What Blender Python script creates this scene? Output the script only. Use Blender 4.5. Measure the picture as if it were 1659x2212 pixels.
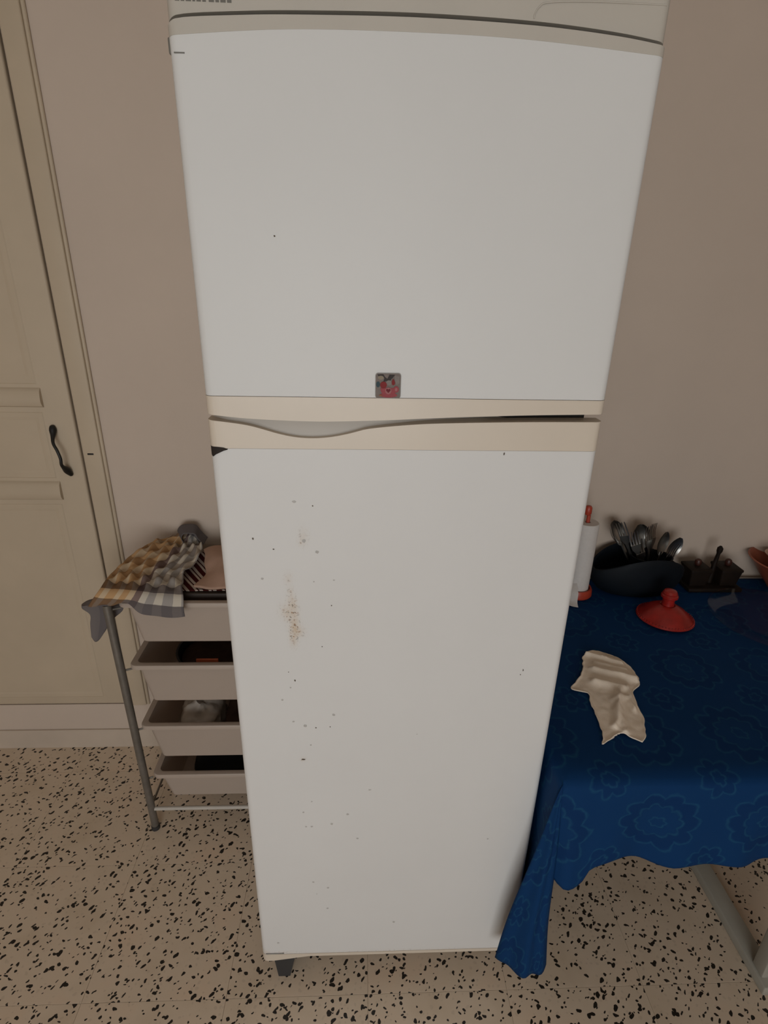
import bpy, bmesh, math, random
import numpy as np
from mathutils import Vector, Matrix, noise

for o in list(bpy.data.objects):
    bpy.data.objects.remove(o, do_unlink=True)
scene = bpy.context.scene
col = scene.collection
random.seed(7)

# ------------------------------------------------------------------ camera
IMG_W, IMG_H, FOCAL_PX = 1659, 2212, 1202.19
yaw, pitch, roll = 0.0455, 0.3930, 0.0212
fwd = Vector((math.sin(yaw) * math.cos(pitch), math.cos(yaw) * math.cos(pitch), -math.sin(pitch)))
right = Vector((math.cos(yaw), -math.sin(yaw), 0))
up = right.cross(fwd)
r2 = right * math.cos(roll) + up * math.sin(roll)
u2 = up * math.cos(roll) - right * math.sin(roll)
cd = bpy.data.cameras.new('camera')
cam = bpy.data.objects.new('camera', cd)
col.objects.link(cam)
mw = Matrix((r2, u2, -fwd)).transposed().to_4x4()
mw.translation = Vector((-0.0706, -0.8261, 1.5726))
cam.matrix_world = mw
cd.sensor_fit = 'VERTICAL'
cd.sensor_height = 24
cd.lens = 24 * FOCAL_PX / IMG_H
cd.clip_start = 0.01
scene.camera = cam

# ------------------------------------------------------------------ light
world = bpy.data.worlds.new('world')
scene.world = world
world.use_nodes = True
world.node_tree.nodes['Background'].inputs[0].default_value = (0.75, 0.85, 1.0, 1)
world.node_tree.nodes['Background'].inputs[1].default_value = 1.0

ROOM = dict(x0=-2.1, x1=2.6, y0=-3.1, y1=0.7466, h=2.95)
WIN = dict(x0=-1.25, x1=0.65, z0=0.40, z1=1.95)
ld = bpy.data.lights.new('window_daylight', 'AREA')
ld.shape = 'RECTANGLE'
ld.size = WIN['x1'] - WIN['x0'] - 0.1
ld.size_y = WIN['z1'] - WIN['z0'] - 0.1
ld.energy = 37.5
ld.color = (0.98, 0.99, 0.965)
lo = bpy.data.objects.new('window_daylight', ld)
lo.location = ((WIN['x0'] + WIN['x1']) / 2, ROOM['y0'] - 0.10, (WIN['z0'] + WIN['z1']) / 2)
lo.rotation_euler = (math.radians(90), 0, 0)
col.objects.link(lo)

vs = scene.view_settings
vs.view_transform = 'Standard'
vs.look = 'None'
vs.gamma = 1.0
vs.use_curve_mapping = False
vs.exposure = 0.0

# ------------------------------------------------------------------ materials
MATS = {}


class NT:
    """small helper to write shader maths"""
    def __init__(self, name):
        m = bpy.data.materials.new(name)
        m.use_nodes = True
        self.m = m
        self.nt = m.node_tree
        self.b = self.nt.nodes['Principled BSDF']

    def n(self, t, **kw):
        nd = self.nt.nodes.new(t)
        for k, v in kw.items():
            setattr(nd, k, v)
        return nd

    def set(self, sock, v):
        if isinstance(v, bpy.types.NodeSocket):
            self.nt.links.new(v, sock)
        else:
            sock.default_value = v

    def math(self, op, a, b=None, c=None, clamp=False):
        nd = self.n('ShaderNodeMath', operation=op, use_clamp=clamp)
        self.set(nd.inputs[0], a)
        if b is not None:
            self.set(nd.inputs[1], b)
        if c is not None:
            self.set(nd.inputs[2], c)
        return nd.outputs[0]

    def vmath(self, op, a, b=None, s=None):
        nd = self.n('ShaderNodeVectorMath', operation=op)
        self.set(nd.inputs[0], a)
        if b is not None:
            self.set(nd.inputs[1], b)
        if s is not None:
            self.set(nd.inputs['Scale'], s)
        return nd.outputs[1] if op in ('LENGTH', 'DISTANCE', 'DOT_PRODUCT') else nd.outputs[0]

    def mix(self, f, a, b, blend='MIX'):
        nd = self.n('ShaderNodeMix', data_type='RGBA', blend_type=blend)
        self.set(nd.inputs[0], f)
        self.set(nd.inputs[6], a)
        self.set(nd.inputs[7], b)
        return nd.outputs[2]

    def noise(self, vec, scale, detail=2.0, rough=0.5, out=0):
        nd = self.n('ShaderNodeTexNoise')
        if vec is not None:
            self.set(nd.inputs['Vector'], vec)
        nd.inputs['Scale'].default_value = scale
        nd.inputs['Detail'].default_value = detail
        nd.inputs['Roughness'].default_value = rough
        return nd.outputs[out]

    def ramp(self, f, stops, interp='LINEAR'):
        nd = self.n('ShaderNodeValToRGB')
        cr = nd.color_ramp
        cr.interpolation = interp
        while len(cr.elements) < len(stops):
            cr.elements.new(0.5)
        for e, (p, c) in zip(cr.elements, stops):
            e.position = p
            e.color = c if len(c) == 4 else (*c, 1)
        self.set(nd.inputs[0], f)
        return nd.outputs[0]

    def bump(self, h, strength=0.2, dist=0.002):
        nd = self.n('ShaderNodeBump')
        nd.inputs['Strength'].default_value = strength
        nd.inputs['Distance'].default_value = dist
        self.set(nd.inputs['Height'], h)
        self.nt.links.new(nd.outputs[0], self.b.inputs['Normal'])

    def pos(self):
        return self.n('ShaderNodeNewGeometry').outputs['Position']

    def uv(self):
        return self.n('ShaderNodeUVMap').outputs[0]

    def col(self, c):
        self.set(self.b.inputs['Base Color'], c if isinstance(c, bpy.types.NodeSocket) else (*c, 1))


def mat(name, color, rough=0.5, metal=0.0, var=0.06, nscale=12.0, spec=0.5, bump=0.0, bscale=200.0, coat=0.0, trans=0.0):
    if name in MATS:
        return MATS[name]
    t = NT(name)
    p = t.pos()
    f = t.noise(p, nscale, 4.0, 0.6)
    lo_ = tuple(max(0, c * (1 - var)) for c in color)
    hi_ = tuple(min(1, c * (1 + var)) for c in color)
    t.col(t.ramp(f, [(0.3, lo_), (0.7, hi_)]))
    t.b.inputs['Roughness'].default_value = rough
    t.b.inputs['Metallic'].default_value = metal
    t.b.inputs['Specular IOR Level'].default_value = spec
    t.b.inputs['Coat Weight'].default_value = coat
    t.b.inputs['Transmission Weight'].default_value = trans
    if bump:
        t.bump(t.noise(p, bscale, 3.0, 0.6), bump, 0.002)
    MATS[name] = t.m
    return t.m


WALL = mat('wall_paint', (0.585, 0.485, 0.405), 0.75, var=0.03, nscale=3, bump=0.08, bscale=90, spec=0.2)
CEIL = mat('ceiling_paint', (0.74, 0.70, 0.64), 0.8, var=0.02)
DOORP = mat('door_cream_paint', (0.525, 0.43, 0.318), 0.5, var=0.04, nscale=5, bump=0.05, bscale=60, spec=0.3)
PLINTH = mat('plinth_paint', (0.55, 0.46, 0.375), 0.7, var=0.06, nscale=6, bump=0.1, bscale=70, spec=0.2)
GROUT = mat('grout', (0.46, 0.37, 0.28), 0.9)
IRON = mat('black_iron', (0.012, 0.011, 0.010), 0.45, spec=0.4)
ENAMEL = mat('white_enamel', (0.70, 0.695, 0.68), 0.48, var=0.012, nscale=4, spec=0.4)
CREAM = mat('cream_plastic', (0.66, 0.575, 0.475), 0.38, var=0.02, nscale=5)
CREAM2 = mat('grey_cream_plastic', (0.52, 0.48, 0.42), 0.45, var=0.02)
RECESS = mat('recess_plastic', (0.50, 0.46, 0.41), 0.5, var=0.02)
GASKET_SHADE = mat('gasket_and_gap_shade', (0.02, 0.018, 0.016), 0.6)
CHIP = mat('bare_foam_brown', (0.018, 0.012, 0.009), 0.8, var=0.3, nscale=150)
FOOT = mat('dark_grey_plastic', (0.03, 0.03, 0.032), 0.5)
STEEL = mat('rack_tube_grey', (0.20, 0.185, 0.165), 0.38, metal=0.55, var=0.15, nscale=25)
RODW = mat('rod_white', (0.50, 0.46, 0.41), 0.4, var=0.05)
TABLEW = mat('table_pale_board', (0.48, 0.46, 0.42), 0.5, var=0.05)
RAILW = mat('table_leg_paint', (0.36, 0.34, 0.29), 0.5, var=0.06)
NAVY = mat('navy_glaze', (0.002, 0.0045, 0.008), 0.65, var=0.2, nscale=20, spec=0.25)
STAINLESS = mat('cutlery_steel', (0.42, 0.41, 0.39), 0.3, metal=1.0, var=0.08, nscale=60)
REDGLAZE = mat('red_glaze', (0.30, 0.014, 0.010), 0.3, var=0.25, nscale=40)
REDPL = mat('red_orange_plastic', (0.42, 0.050, 0.024), 0.4, var=0.06)
PAPER = mat('paper_white', (0.62, 0.58, 0.55), 0.9, var=0.03, nscale=120, bump=0.15, bscale=300, spec=0.1)
WOODD = mat('dark_wood', (0.012, 0.007, 0.0045), 0.6, spec=0.2, var=0.3, nscale=30)
WOODR = mat('dark_red_wood', (0.05, 0.014, 0.009), 0.45, var=0.3, nscale=30)
TERRA = mat('terracotta_glaze', (0.30, 0.075, 0.035), 0.4, var=0.2, nscale=25)
PINKW = mat('pale_pink_ceramic', (0.55, 0.36, 0.28), 0.4, var=0.05)
BROWNBOX = mat('brown_box', (0.030, 0.017, 0.010), 0.6, var=0.3, nscale=20)
PINKF = mat('pink_beige_fabric', (0.42, 0.27, 0.20), 0.9, var=0.06, nscale=25, bump=0.3, bscale=350, spec=0.1)
RAG = mat('beige_rag', (0.88, 0.76, 0.63), 0.95, var=0.06, nscale=14, bump=0.25, bscale=400, spec=0.05)
BLACKP = mat('black_pan', (0.008, 0.008, 0.008), 0.55)
BROWNF = mat('brown_fabric', (0.060, 0.036, 0.026), 0.9, var=0.25, nscale=20, spec=0.1)
ORANGE = mat('orange_packet', (0.40, 0.085, 0.03), 0.5)
BAGW = mat('white_bag', (0.50, 0.44, 0.38), 0.4, var=0.08, nscale=30)
BLACKF = mat('black_bag', (0.006, 0.006, 0.006), 0.7, spec=0.2)
WHITEF = mat('window_frame_white', (0.75, 0.73, 0.70), 0.4)
INK = mat('grey_ink', (0.16, 0.15, 0.13), 0.6)


def m_glass():
    """thin clear glass: see-through with a Fresnel reflection"""
    t = NT('clear_glass')
    tr = t.n('ShaderNodeBsdfTransparent')
    tr.inputs[0].default_value = (0.93, 0.95, 0.95, 1)
    gl = t.n('ShaderNodeBsdfGlossy')
    gl.inputs['Roughness'].default_value = 0.04
    fr_ = t.n('ShaderNodeFresnel')
    fr_.inputs[0].default_value = 1.45
    mx = t.n('ShaderNodeMixShader')
    t.set(mx.inputs[0], t.math('MULTIPLY', fr_.outputs[0], 0.10))
    t.set(mx.inputs[1], tr.outputs[0])
    t.set(mx.inputs[2], gl.outputs[0])
    out = t.nt.nodes['Material Output']
    t.nt.links.new(mx.outputs[0], out.inputs['Surface'])
    return t.m


GLASS = m_glass()


def m_basket():
    """thin white plastic that lets some light through"""
    t = NT('basket_thin_plastic')
    c = t.ramp(t.noise(t.pos(), 8, 4.0, 0.6), [(0.3, (0.56, 0.465, 0.39)), (0.7, (0.58, 0.48, 0.405))])
    t.col(c)
    t.b.inputs['Roughness'].default_value = 0.45
    tl = t.n('ShaderNodeBsdfTranslucent')
    t.set(tl.inputs[0], c)
    mx = t.n('ShaderNodeMixShader')
    mx.inputs[0].default_value = 0.30
    t.set(mx.inputs[1], t.b.outputs[0])
    t.set(mx.inputs[2], tl.outputs[0])
    t.nt.links.new(mx.outputs[0], t.nt.nodes['Material Output'].inputs['Surface'])
    return t.m


BASKET = m_basket()


def m_terrazzo():
    t = NT('terrazzo')
    p = t.pos()
    oi = t.n('ShaderNodeObjectInfo')
    off = t.vmath('SCALE', (7.3, 3.9, 0), s=oi.outputs['Random'])
    q = t.vmath('ADD', p, off)
    dist = t.vmath('SCALE', t.vmath('SUBTRACT', t.noise(q, 75, 1.0, 0.5, out=1), (0.5, 0.5, 0.5)), s=0.010)
    q2 = t.vmath('ADD', q, dist)

    def chips(scale, lo, hi, offs, keep, ang=0.0, st=1.0):
        v = t.n('ShaderNodeTexVoronoi', voronoi_dimensions='2D', feature='F1')
        rt = t.n('ShaderNodeVectorRotate', rotation_type='Z_AXIS')
        t.set(rt.inputs['Vector'], t.vmath('ADD', q2, offs))
        rt.inputs['Angle'].default_value = ang
        t.set(v.inputs['Vector'], t.vmath('MULTIPLY', rt.outputs[0], (st, 1.0, 1.0)))
        v.inputs['Scale'].default_value = scale
        sep = t.n('ShaderNodeSeparateColor')
        t.set(sep.inputs[0], v.outputs['Color'])
        thr = t.math('MULTIPLY_ADD', sep.outputs[0], hi - lo, lo)
        mk = t.math('LESS_THAN', v.outputs['Distance'], thr)
        return t.math('MULTIPLY', mk, t.math('LESS_THAN', sep.outputs[1], keep))
    a = chips(66, 0.12, 0.28, (0, 0, 0), 0.34, -0.9, 0.55)
    b = chips(66, 0.10, 0.27, (3.1, 1.7, 0), 0.20, 0.35, 0.6)
    c3 = chips(60, 0.10, 0.26, (5.7, 8.2, 0), 0.16)
    c4 = chips(120, 0.14, 0.26, (1.7, 4.2, 0), 0.14, -0.6, 0.6)
    m = t.math('MAXIMUM', t.math('MAXIMUM', a, b), t.math('MAXIMUM', c3, c4))
    g = chips(80, 0.10, 0.30, (9.1, 5.7, 0), 0.35)
    base = t.ramp(t.noise(q, 7, 3.0, 0.6), [(0.3, (0.62, 0.49, 0.36)), (0.5, (0.68, 0.55, 0.42)), (0.72, (0.70, 0.535, 0.395))])
    base = t.mix(t.math('MULTIPLY', g, 0.22), base, (0.36, 0.27, 0.20, 1))
    base = t.mix(t.math('MULTIPLY', t.noise(q, 60, 4.0, 0.7), 0.25), base, (0.70, 0.60, 0.48, 1))
    t.col(t.mix(m, base, (0.018, 0.014, 0.011, 1)))
    t.b.inputs['Roughness'].default_value = 0.42
    t.b.inputs['Specular IOR Level'].default_value = 0.35
    return t.m


TERRAZZO = m_terrazzo()


def m_tablecloth():
    t = NT('blue_damask_cloth')
    uv = t.uv()
    wob = t.vmath('SCALE', t.vmath('SUBTRACT', t.noise(uv, 26, 2.0, 0.5, out=1), (0.5, 0.5, 0.5)), s=0.022)
    u = t.vmath('ADD', uv, wob)

    def flower(cell, off, rad, amp, pet, width):
        p = t.vmath('ADD', t.vmath('SCALE', u, s=1.0 / cell), off)
        q = t.vmath('SUBTRACT', t.vmath('FRACTION', p), (0.5, 0.5, 0))
        sp = t.n('ShaderNodeSeparateXYZ')
        t.set(sp.inputs[0], q)
        r = t.math('SQRT', t.math('ADD', t.math('MULTIPLY', sp.outputs[0], sp.outputs[0]), t.math('MULTIPLY', sp.outputs[1], sp.outputs[1])))
        th = t.math('ARCTAN2', sp.outputs[1], sp.outputs[0])
        lob = t.math('ABSOLUTE', t.math('COSINE', t.math('MULTIPLY', th, pet / 2.0)))
        R = t.math('MULTIPLY_ADD', lob, amp, rad)
        d = t.math('ABSOLUTE', t.math('SUBTRACT', r, R))
        line = t.math('SUBTRACT', 1.0, t.math('DIVIDE', d, width), clamp=True)
        fill = t.math('MULTIPLY', t.math('SUBTRACT', R, r), 30.0, clamp=True)
        return line, fill, r
    C = 0.215
    l1, f1, r1 = flower(C, (0.10, 0.25, 0), 0.30, 0.075, 10, 0.022)
    l2, f2, _ = flower(C, (0.10, 0.25, 0), 0.19, 0.035, 10, 0.020)
    l3, f3, _ = flower(C, (0.10, 0.25, 0), 0.055, 0.02, 6, 0.018)
    l4, f4, _ = flower(C, (0.60, 0.75, 0), 0.13, 0.06, 7, 0.022)
    l5, f5, _ = flower(C, (0.60, 0.75, 0), 0.05, 0.02, 5, 0.018)
    lines = l1
    for l in (l2, l3, l4, l5):
        lines = t.math('MAXIMUM', lines, l)
    brk = t.math('MULTIPLY', t.noise(uv, 90, 3.0, 0.6), 1.5, clamp=True)
    lines = t.math('MULTIPLY', lines, brk)
    ring = t.math('MULTIPLY', f1, t.math('SUBTRACT', 1.0, f2))
    dark = t.math('MAXIMUM', t.math('MULTIPLY', ring, 0.55), t.math('MULTIPLY', f4, 0.5))
    base = t.mix(dark, (0.0042, 0.034, 0.118, 1), (0.0028, 0.021, 0.090, 1))
    base = t.mix(t.math('MULTIPLY', t.noise(uv, 14, 3, 0.6), 0.3), base, (0.006, 0.040, 0.108, 1))
    t.col(t.mix(t.math('MULTIPLY', lines, 0.75), base, (0.013, 0.074, 0.150, 1)))
    t.b.inputs['Roughness'].default_value = 0.75
    t.b.inputs['Specular IOR Level'].default_value = 0.08
    t.b.inputs['Sheen Weight'].default_value = 0.0
    t.bump(t.math('ADD', t.noise(uv, 700, 2, 0.5), t.math('MULTIPLY', lines, 0.6)), 0.12, 0.001)
    return t.m


CLOTHBLUE = m_tablecloth()


def m_checks():
    t = NT('checked_towel_cloth')
    uv = t.uv()
    sp = t.n('ShaderNodeSeparateXYZ')
    t.set(sp.inputs[0], uv)
    wob = t.math('MULTIPLY', t.math('SUBTRACT', t.noise(uv, 9, 2.0, 0.5), 0.5), 0.015)
    uu = t.math('ADD', sp.outputs[0], wob)
    vv = t.math('ADD', sp.outputs[1], wob)
    OC, CR, BR, MV, WH, GR = (0.44, 0.27, 0.135), (0.50, 0.385, 0.26), (0.30, 0.18, 0.10), (0.19, 0.135, 0.12), (0.50, 0.45, 0.38), (0.30, 0.275, 0.255)
    cu = t.ramp(uu, [(0, OC), (0.07, CR), (0.14, OC), (0.26, CR), (0.33, OC), (0.42, CR), (0.50, MV), (0.585, WH), (0.66, GR), (0.74, WH), (0.82, GR), (0.90, WH), (0.97, GR)], 'CONSTANT')
    W_, D_, M_ = (1.12, 1.12, 1.12), (0.42, 0.40, 0.44), (0.72, 0.66, 0.62)
    stops = [(0, D_), (0.08, W_), (0.15, M_), (0.20, W_), (0.27, M_), (0.33, W_), (0.40, M_), (0.46, W_), (0.53, M_), (0.58, W_), (0.66, D_), (0.735, W_), (0.855, D_)]
    cv = t.ramp(vv, stops, 'CONSTANT')
    mx = t.n('ShaderNodeMix', data_type='RGBA', blend_type='MULTIPLY')
    mx.inputs[0].default_value = 1.0
    t.set(mx.inputs[6], cu)
    t.set(mx.inputs[7], cv)
    c = mx.outputs[2]
    hem = t.math('MULTIPLY', t.math('GREATER_THAN', vv, 0.855), t.math('GREATER_THAN', uu, 0.42))
    c = t.mix(t.math('MULTIPLY', hem, 0.6), c, (0.13, 0.115, 0.115, 1))
    t.col(c)
    t.b.inputs['Roughness'].default_value = 0.95
    t.b.inputs['Specular IOR Level'].default_value = 0.1
    t.bump(t.noise(uv, 160, 2, 0.5), 0.3, 0.001)
    return t.m


CHECKS = m_checks()


def m_stripes():
    t = NT('maroon_striped_cloth')
    sp = t.n('ShaderNodeSeparateXYZ')
    t.set(sp.inputs[0], t.uv())
    f = t.math('FRACT', t.math('MULTIPLY', sp.outputs[0], 11.0))
    t.col(t.ramp(f, [(0, (0.06, 0.010, 0.009)), (0.42, (0.50, 0.41, 0.34)), (0.62, (0.05, 0.010, 0.01)), (0.74, (0.48, 0.40, 0.34))], 'CONSTANT'))
    t.b.inputs['Roughness'].default_value = 0.95
    t.b.inputs['Specular IOR Level'].default_value = 0.1
    return t.m


STRIPES = m_stripes()


def m_rusty_enamel():
    """white door paint with the rust streak left of centre (mask from a vertex attribute)"""
    t = NT('white_enamel_rusted')
    a = t.n('ShaderNodeAttribute', attribute_name='rust')
    p = t.pos()
    k = t.noise(p, 4, 4.0, 0.6)
    base = t.ramp(k, [(0.3, (0.69, 0.68, 0.665)), (0.7, (0.71, 0.70, 0.685))])
    msk = a.outputs['Fac']
    tint = t.math('MULTIPLY', msk, t.math('MULTIPLY', t.noise(p, 110, 3.0, 0.6), 1.1), clamp=True)
    c = t.mix(t.math('MULTIPLY', tint, 0.85, clamp=True), base, (0.56, 0.40, 0.235, 1))
    st = t.math('MULTIPLY', msk, t.math('MULTIPLY', t.math('SUBTRACT', t.noise(p, 210, 3.0, 0.6), 0.565), 14.0, clamp=True), clamp=True)
    c = t.mix(st, c, (0.27, 0.125, 0.045, 1))
    dk = t.math('MULTIPLY', msk, t.math('MULTIPLY', t.math('SUBTRACT', t.noise(t.vmath('ADD', p, (4, 2, 1)), 180, 2.0, 0.5), 0.60), 20.0, clamp=True), clamp=True)
    c = t.mix(dk, c, (0.05, 0.035, 0.022, 1))
    t.col(c)
    t.b.inputs['Roughness'].default_value = 0.48
    t.b.inputs['Specular IOR Level'].default_value = 0.4
    return t.m


ENAMEL_RUST = m_rusty_enamel()


# ------------------------------------------------------------------ mesh helpers
class MB:
    def __init__(self):
        self.v, self.f, self.uv = [], [], None

    def add(self, verts, faces):
        k = len(self.v)
        self.v += [tuple(p) for p in verts]
        self.f += [tuple(i + k for i in f) for f in faces]
        return self

    def box(self, x0, x1, y0, y1, z0, z1, bev=0.0, M=None):
        bm = bmesh.new()
        bmesh.ops.create_cube(bm, size=1)
        for v in bm.verts:
            v.co = Vector(((x0 + x1) / 2 + v.co.x * (x1 - x0), (y0 + y1) / 2 + v.co.y * (y1 - y0), (z0 + z1) / 2 + v.co.z * (z1 - z0)))
        if bev:
            bmesh.ops.bevel(bm, geom=bm.edges[:], offset=bev, segments=3, affect='EDGES', profile=0.5)
        if M is not None:
            bm.transform(M)
        self._bm(bm)
        return self

    def _bm(self, bm):
        bm.verts.index_update()
        self.add([v.co for v in bm.verts], [[v.index for v in f.verts] for f in bm.faces])
        bm.free()

    def tube(self, pts, r, seg=12, cap=True):
        pts = [Vector(p) for p in pts]
        rr = r if isinstance(r, (list, tuple)) else [r] * len(pts)
        ref = Vector((0.13, 0.37, 0.92))
        vs_, fs = [], []
        for i, p in enumerate(pts):
            t = (pts[min(i + 1, len(pts) - 1)] - pts[max(i - 1, 0)]).normalized()
            a = t.cross(ref)
            if a.length < 1e-3:
                a = t.cross(Vector((1, 0, 0)))
            a.normalize()
            b = t.cross(a)
            for k in range(seg):
                an = 2 * math.pi * k / seg
                vs_.append(p + (a * math.cos(an) + b * math.sin(an)) * rr[i])
        for i in range(len(pts) - 1):
            for k in range(seg):
                k2 = (k + 1) % seg
                fs.append((i * seg + k, i * seg + k2, (i + 1) * seg + k2, (i + 1) * seg + k))
        if cap:
            fs.append(tuple(range(seg))[::-1])
            fs.append(tuple((len(pts) - 1) * seg + k for k in range(seg)))
        return self.add(vs_, fs)

    def lathe(self, prof, seg=48, center=(0, 0, 0), M=None, mod=None):
        """prof: list of (r, z); mod(angle, r, z, i)->(r, z)"""
        c = Vector(center)
        vs_, fs = [], []
        n = len(prof)
        for k in range(seg):
            an = 2 * math.pi * k / seg
            for i, (r, z) in enumerate(prof):
                if mod:
                    r, z = mod(an, r, z, i)
                p = Vector((r * math.cos(an), r * math.sin(an), z))
                if M is not None:
                    p = M @ p
                vs_.append(p + c)
        for k in range(seg):
            k2 = (k + 1) % seg
            for i in range(n - 1):
                fs.append((k * n + i, k2 * n + i, k2 * n + i + 1, k * n + i + 1))
        return self.add(vs_, fs)

    def grid(self, P):
        """P: rows x cols of points"""
        nr, nc = len(P), len(P[0])
        return self.add([p for row in P for p in row],
                        [(i * nc + j, i * nc + j + 1, (i + 1) * nc + j + 1, (i + 1) * nc + j) for i in range(nr - 1) for j in range(nc - 1)])

    def prism(self, outline, y0, y1):
        """outline (x,z) extruded along y"""
        n = len(outline)
        v = [(x, y0, z) for x, z in outline] + [(x, y1, z) for x, z in outline]
        f = [tuple(range(n)), tuple(range(2 * n - 1, n - 1, -1))] + [(i, i + n, (i + 1) % n + n, (i + 1) % n) for i in range(n)]
        return self.add(v, f)

    def loops(self, Ls, close=True, cap0=False, cap1=False):
        n = len(Ls[0])
        fs = []
        for i in range(len(Ls) - 1):
            for k in range(n if close else n - 1):
                k2 = (k + 1) % n
                fs.append((i * n + k, i * n + k2, (i + 1) * n + k2, (i + 1) * n + k))
        if cap0:
            fs.append(tuple(range(n))[::-1])
        if cap1:
            fs.append(tuple((len(Ls) - 1) * n + k for k in range(n)))
        return self.add([p for L in Ls for p in L], fs)

    def build(self, name, material, parent=None, smooth=35, fix=True, loc=None):
        me = bpy.data.meshes.new(name)
        me.from_pydata(self.v, [], self.f)
        if fix:
            bm = bmesh.new()
            bm.from_mesh(me)
            bmesh.ops.remove_doubles(bm, verts=bm.verts[:], dist=1e-6)
            bmesh.ops.recalc_face_normals(bm, faces=bm.faces[:])
            bm.to_mesh(me)
            bm.free()
        me.update()
        if smooth:
            me.polygons.foreach_set('use_smooth', [True] * len(me.polygons))
            me.set_sharp_from_angle(angle=math.radians(smooth))
        me.materials.append(material)
        o = bpy.data.objects.new(name, me)
        col.objects.link(o)
        if parent is not None:
            o.parent = parent
            o.matrix_parent_inverse = chain_matrix(parent).inverted()
        elif loc is not None:
            o.location = loc
        return o


def chain_matrix(o):
    m = Matrix.LocRotScale(o.location, o.rotation_euler, o.scale)
    if o.parent is not None:
        m = chain_matrix(o.parent) @ o.matrix_parent_inverse @ m
    return m


def tag(o, label=None, cat=None, group=None, kind=None):
    for k, v in (('label', label), ('category', cat), ('group', group), ('kind', kind)):
        if v:
            o[k] = v
    return o


def empty(name, loc=(0, 0, 0)):
    o = bpy.data.objects.new(name, None)
    o.empty_display_size = 0.05
    o.location = loc
    col.objects.link(o)
    return o


def crom(pts, n):
    """Catmull-Rom through a list of vectors, n steps per span"""
    P = [Vector(p) for p in pts]
    out = []
    for i in range(len(P) - 1):
        a, b, c, d = P[max(i - 1, 0)], P[i], P[i + 1], P[min(i + 2, len(P) - 1)]
        for k in range(n):
            t = k / n
            out.append(0.5 * ((2 * b) + (c - a) * t + (2 * a - 5 * b + 4 * c - d) * t * t + (3 * b - a - 3 * c + d) * t ** 3))
    out.append(P[-1])
    return out


def patch(net, nu, nv):
    rows = [crom(r, nu) for r in net]
    cols = [crom([r[j] for r in rows], nv) for j in range(len(rows[0]))]
    return [[cols[j][i] for j in range(len(cols))] for i in range(len(cols[0]))]


def set_uv_grid(o, fn):
    me = o.data
    uvl = me.uv_layers.new(name='UVMap')
    for lp in me.loops:
        uvl.data[lp.index].uv = fn(lp.vertex_index)


def cloth_obj(name, P, material, thick=0.0015, parent=None, uvf=None, off=1.0, extra=None):
    """grid of points -> cloth with thickness; uv from grid position. extra: second grid (P2, uvf2)"""
    mb = MB()
    uvs = []
    for G, fn in [(P, uvf)] + (extra or []):
        nr, nc = len(G), len(G[0])
        mb.grid(G)
        uvs += [(fn(i / (nr - 1), j / (nc - 1), G[i][j]) if fn else (j / (nc - 1), i / (nr - 1))) for i in range(nr) for j in range(nc)]
    o = mb.build(name, material, parent, smooth=70, fix=False)
    me = o.data
    uvl = me.uv_layers.new(name='UVMap')
    vi = [0] * len(me.loops)
    me.loops.foreach_get('vertex_index', vi)
    flat = [c for i in vi for c in uvs[i]]
    uvl.data.foreach_set('uv', flat)
    sm = o.modifiers.new('thickness', 'SOLIDIFY')
    sm.thickness = thick
    sm.offset = off
    return o


def interp(xs, table):
    tx = [a for a, _ in table]
    tz = [b for _, b in table]
    return np.interp(xs, tx, tz)


# ------------------------------------------------------------------ the room
X0, X1, Y0, D, CH = ROOM['x0'], ROOM['x1'], ROOM['y0'], ROOM['y1'], ROOM['h']
floor = MB().box(X0 - 0.1, X1 + 0.1, Y0 - 0.1, D + 0.1, -0.12, -0.0015).build('floor', GROUT, smooth=0)
tag(floor, kind='structure')
TS = 0.335
tile_me = None
tx0, ty0 = -0.049, -0.04
i0, i1 = math.floor((X0 - tx0) / TS), math.ceil((X1 - tx0) / TS)
j0, j1 = math.floor((Y0 - ty0) / TS), math.ceil((D - ty0) / TS)
tile_cache = {}
for i in range(i0, i1):
    for j in range(j0, j1):
        xa, xb = max(tx0 + i * TS, X0), min(tx0 + (i + 1) * TS, X1)
        ya, yb = max(ty0 + j * TS, Y0), min(ty0 + (j + 1) * TS, D)
        if xb - xa < 0.01 or yb - ya < 0.01:
            continue
        key = (round(xb - xa, 4), round(yb - ya, 4))
        hx, hy = (xb - xa) / 2 - 0.0003, (yb - ya) / 2 - 0.0003
        if key not in tile_cache:
            o = MB().box(-hx, hx, -hy, hy, -0.008, 0.0, 0.0005).build('floor_tile', TERRAZZO, floor, smooth=0)
            tile_cache[key] = o.data
        else:
            o = bpy.data.objects.new('floor_tile', tile_cache[key])
            col.objects.link(o)
            o.parent = floor
        o.location = ((xa + xb) / 2, (ya + yb) / 2, random.uniform(-0.0002, 0.0))

tag(MB().box(X0 - 0.1, X1 + 0.1, Y0 - 0.1, D + 0.1, CH, CH + 0.1).build('ceiling', CEIL, smooth=0), kind='structure')
tag(MB().box(X0 - 0.1, X0, Y0 - 0.1, D + 0.1, -0.1, CH).build('wall_left', WALL, smooth=0), kind='structure')
tag(MB().box(X1, X1 + 0.1, Y0 - 0.1, D + 0.1, -0.1, CH).build('wall_right', WALL, smooth=0), kind='structure')
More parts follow.
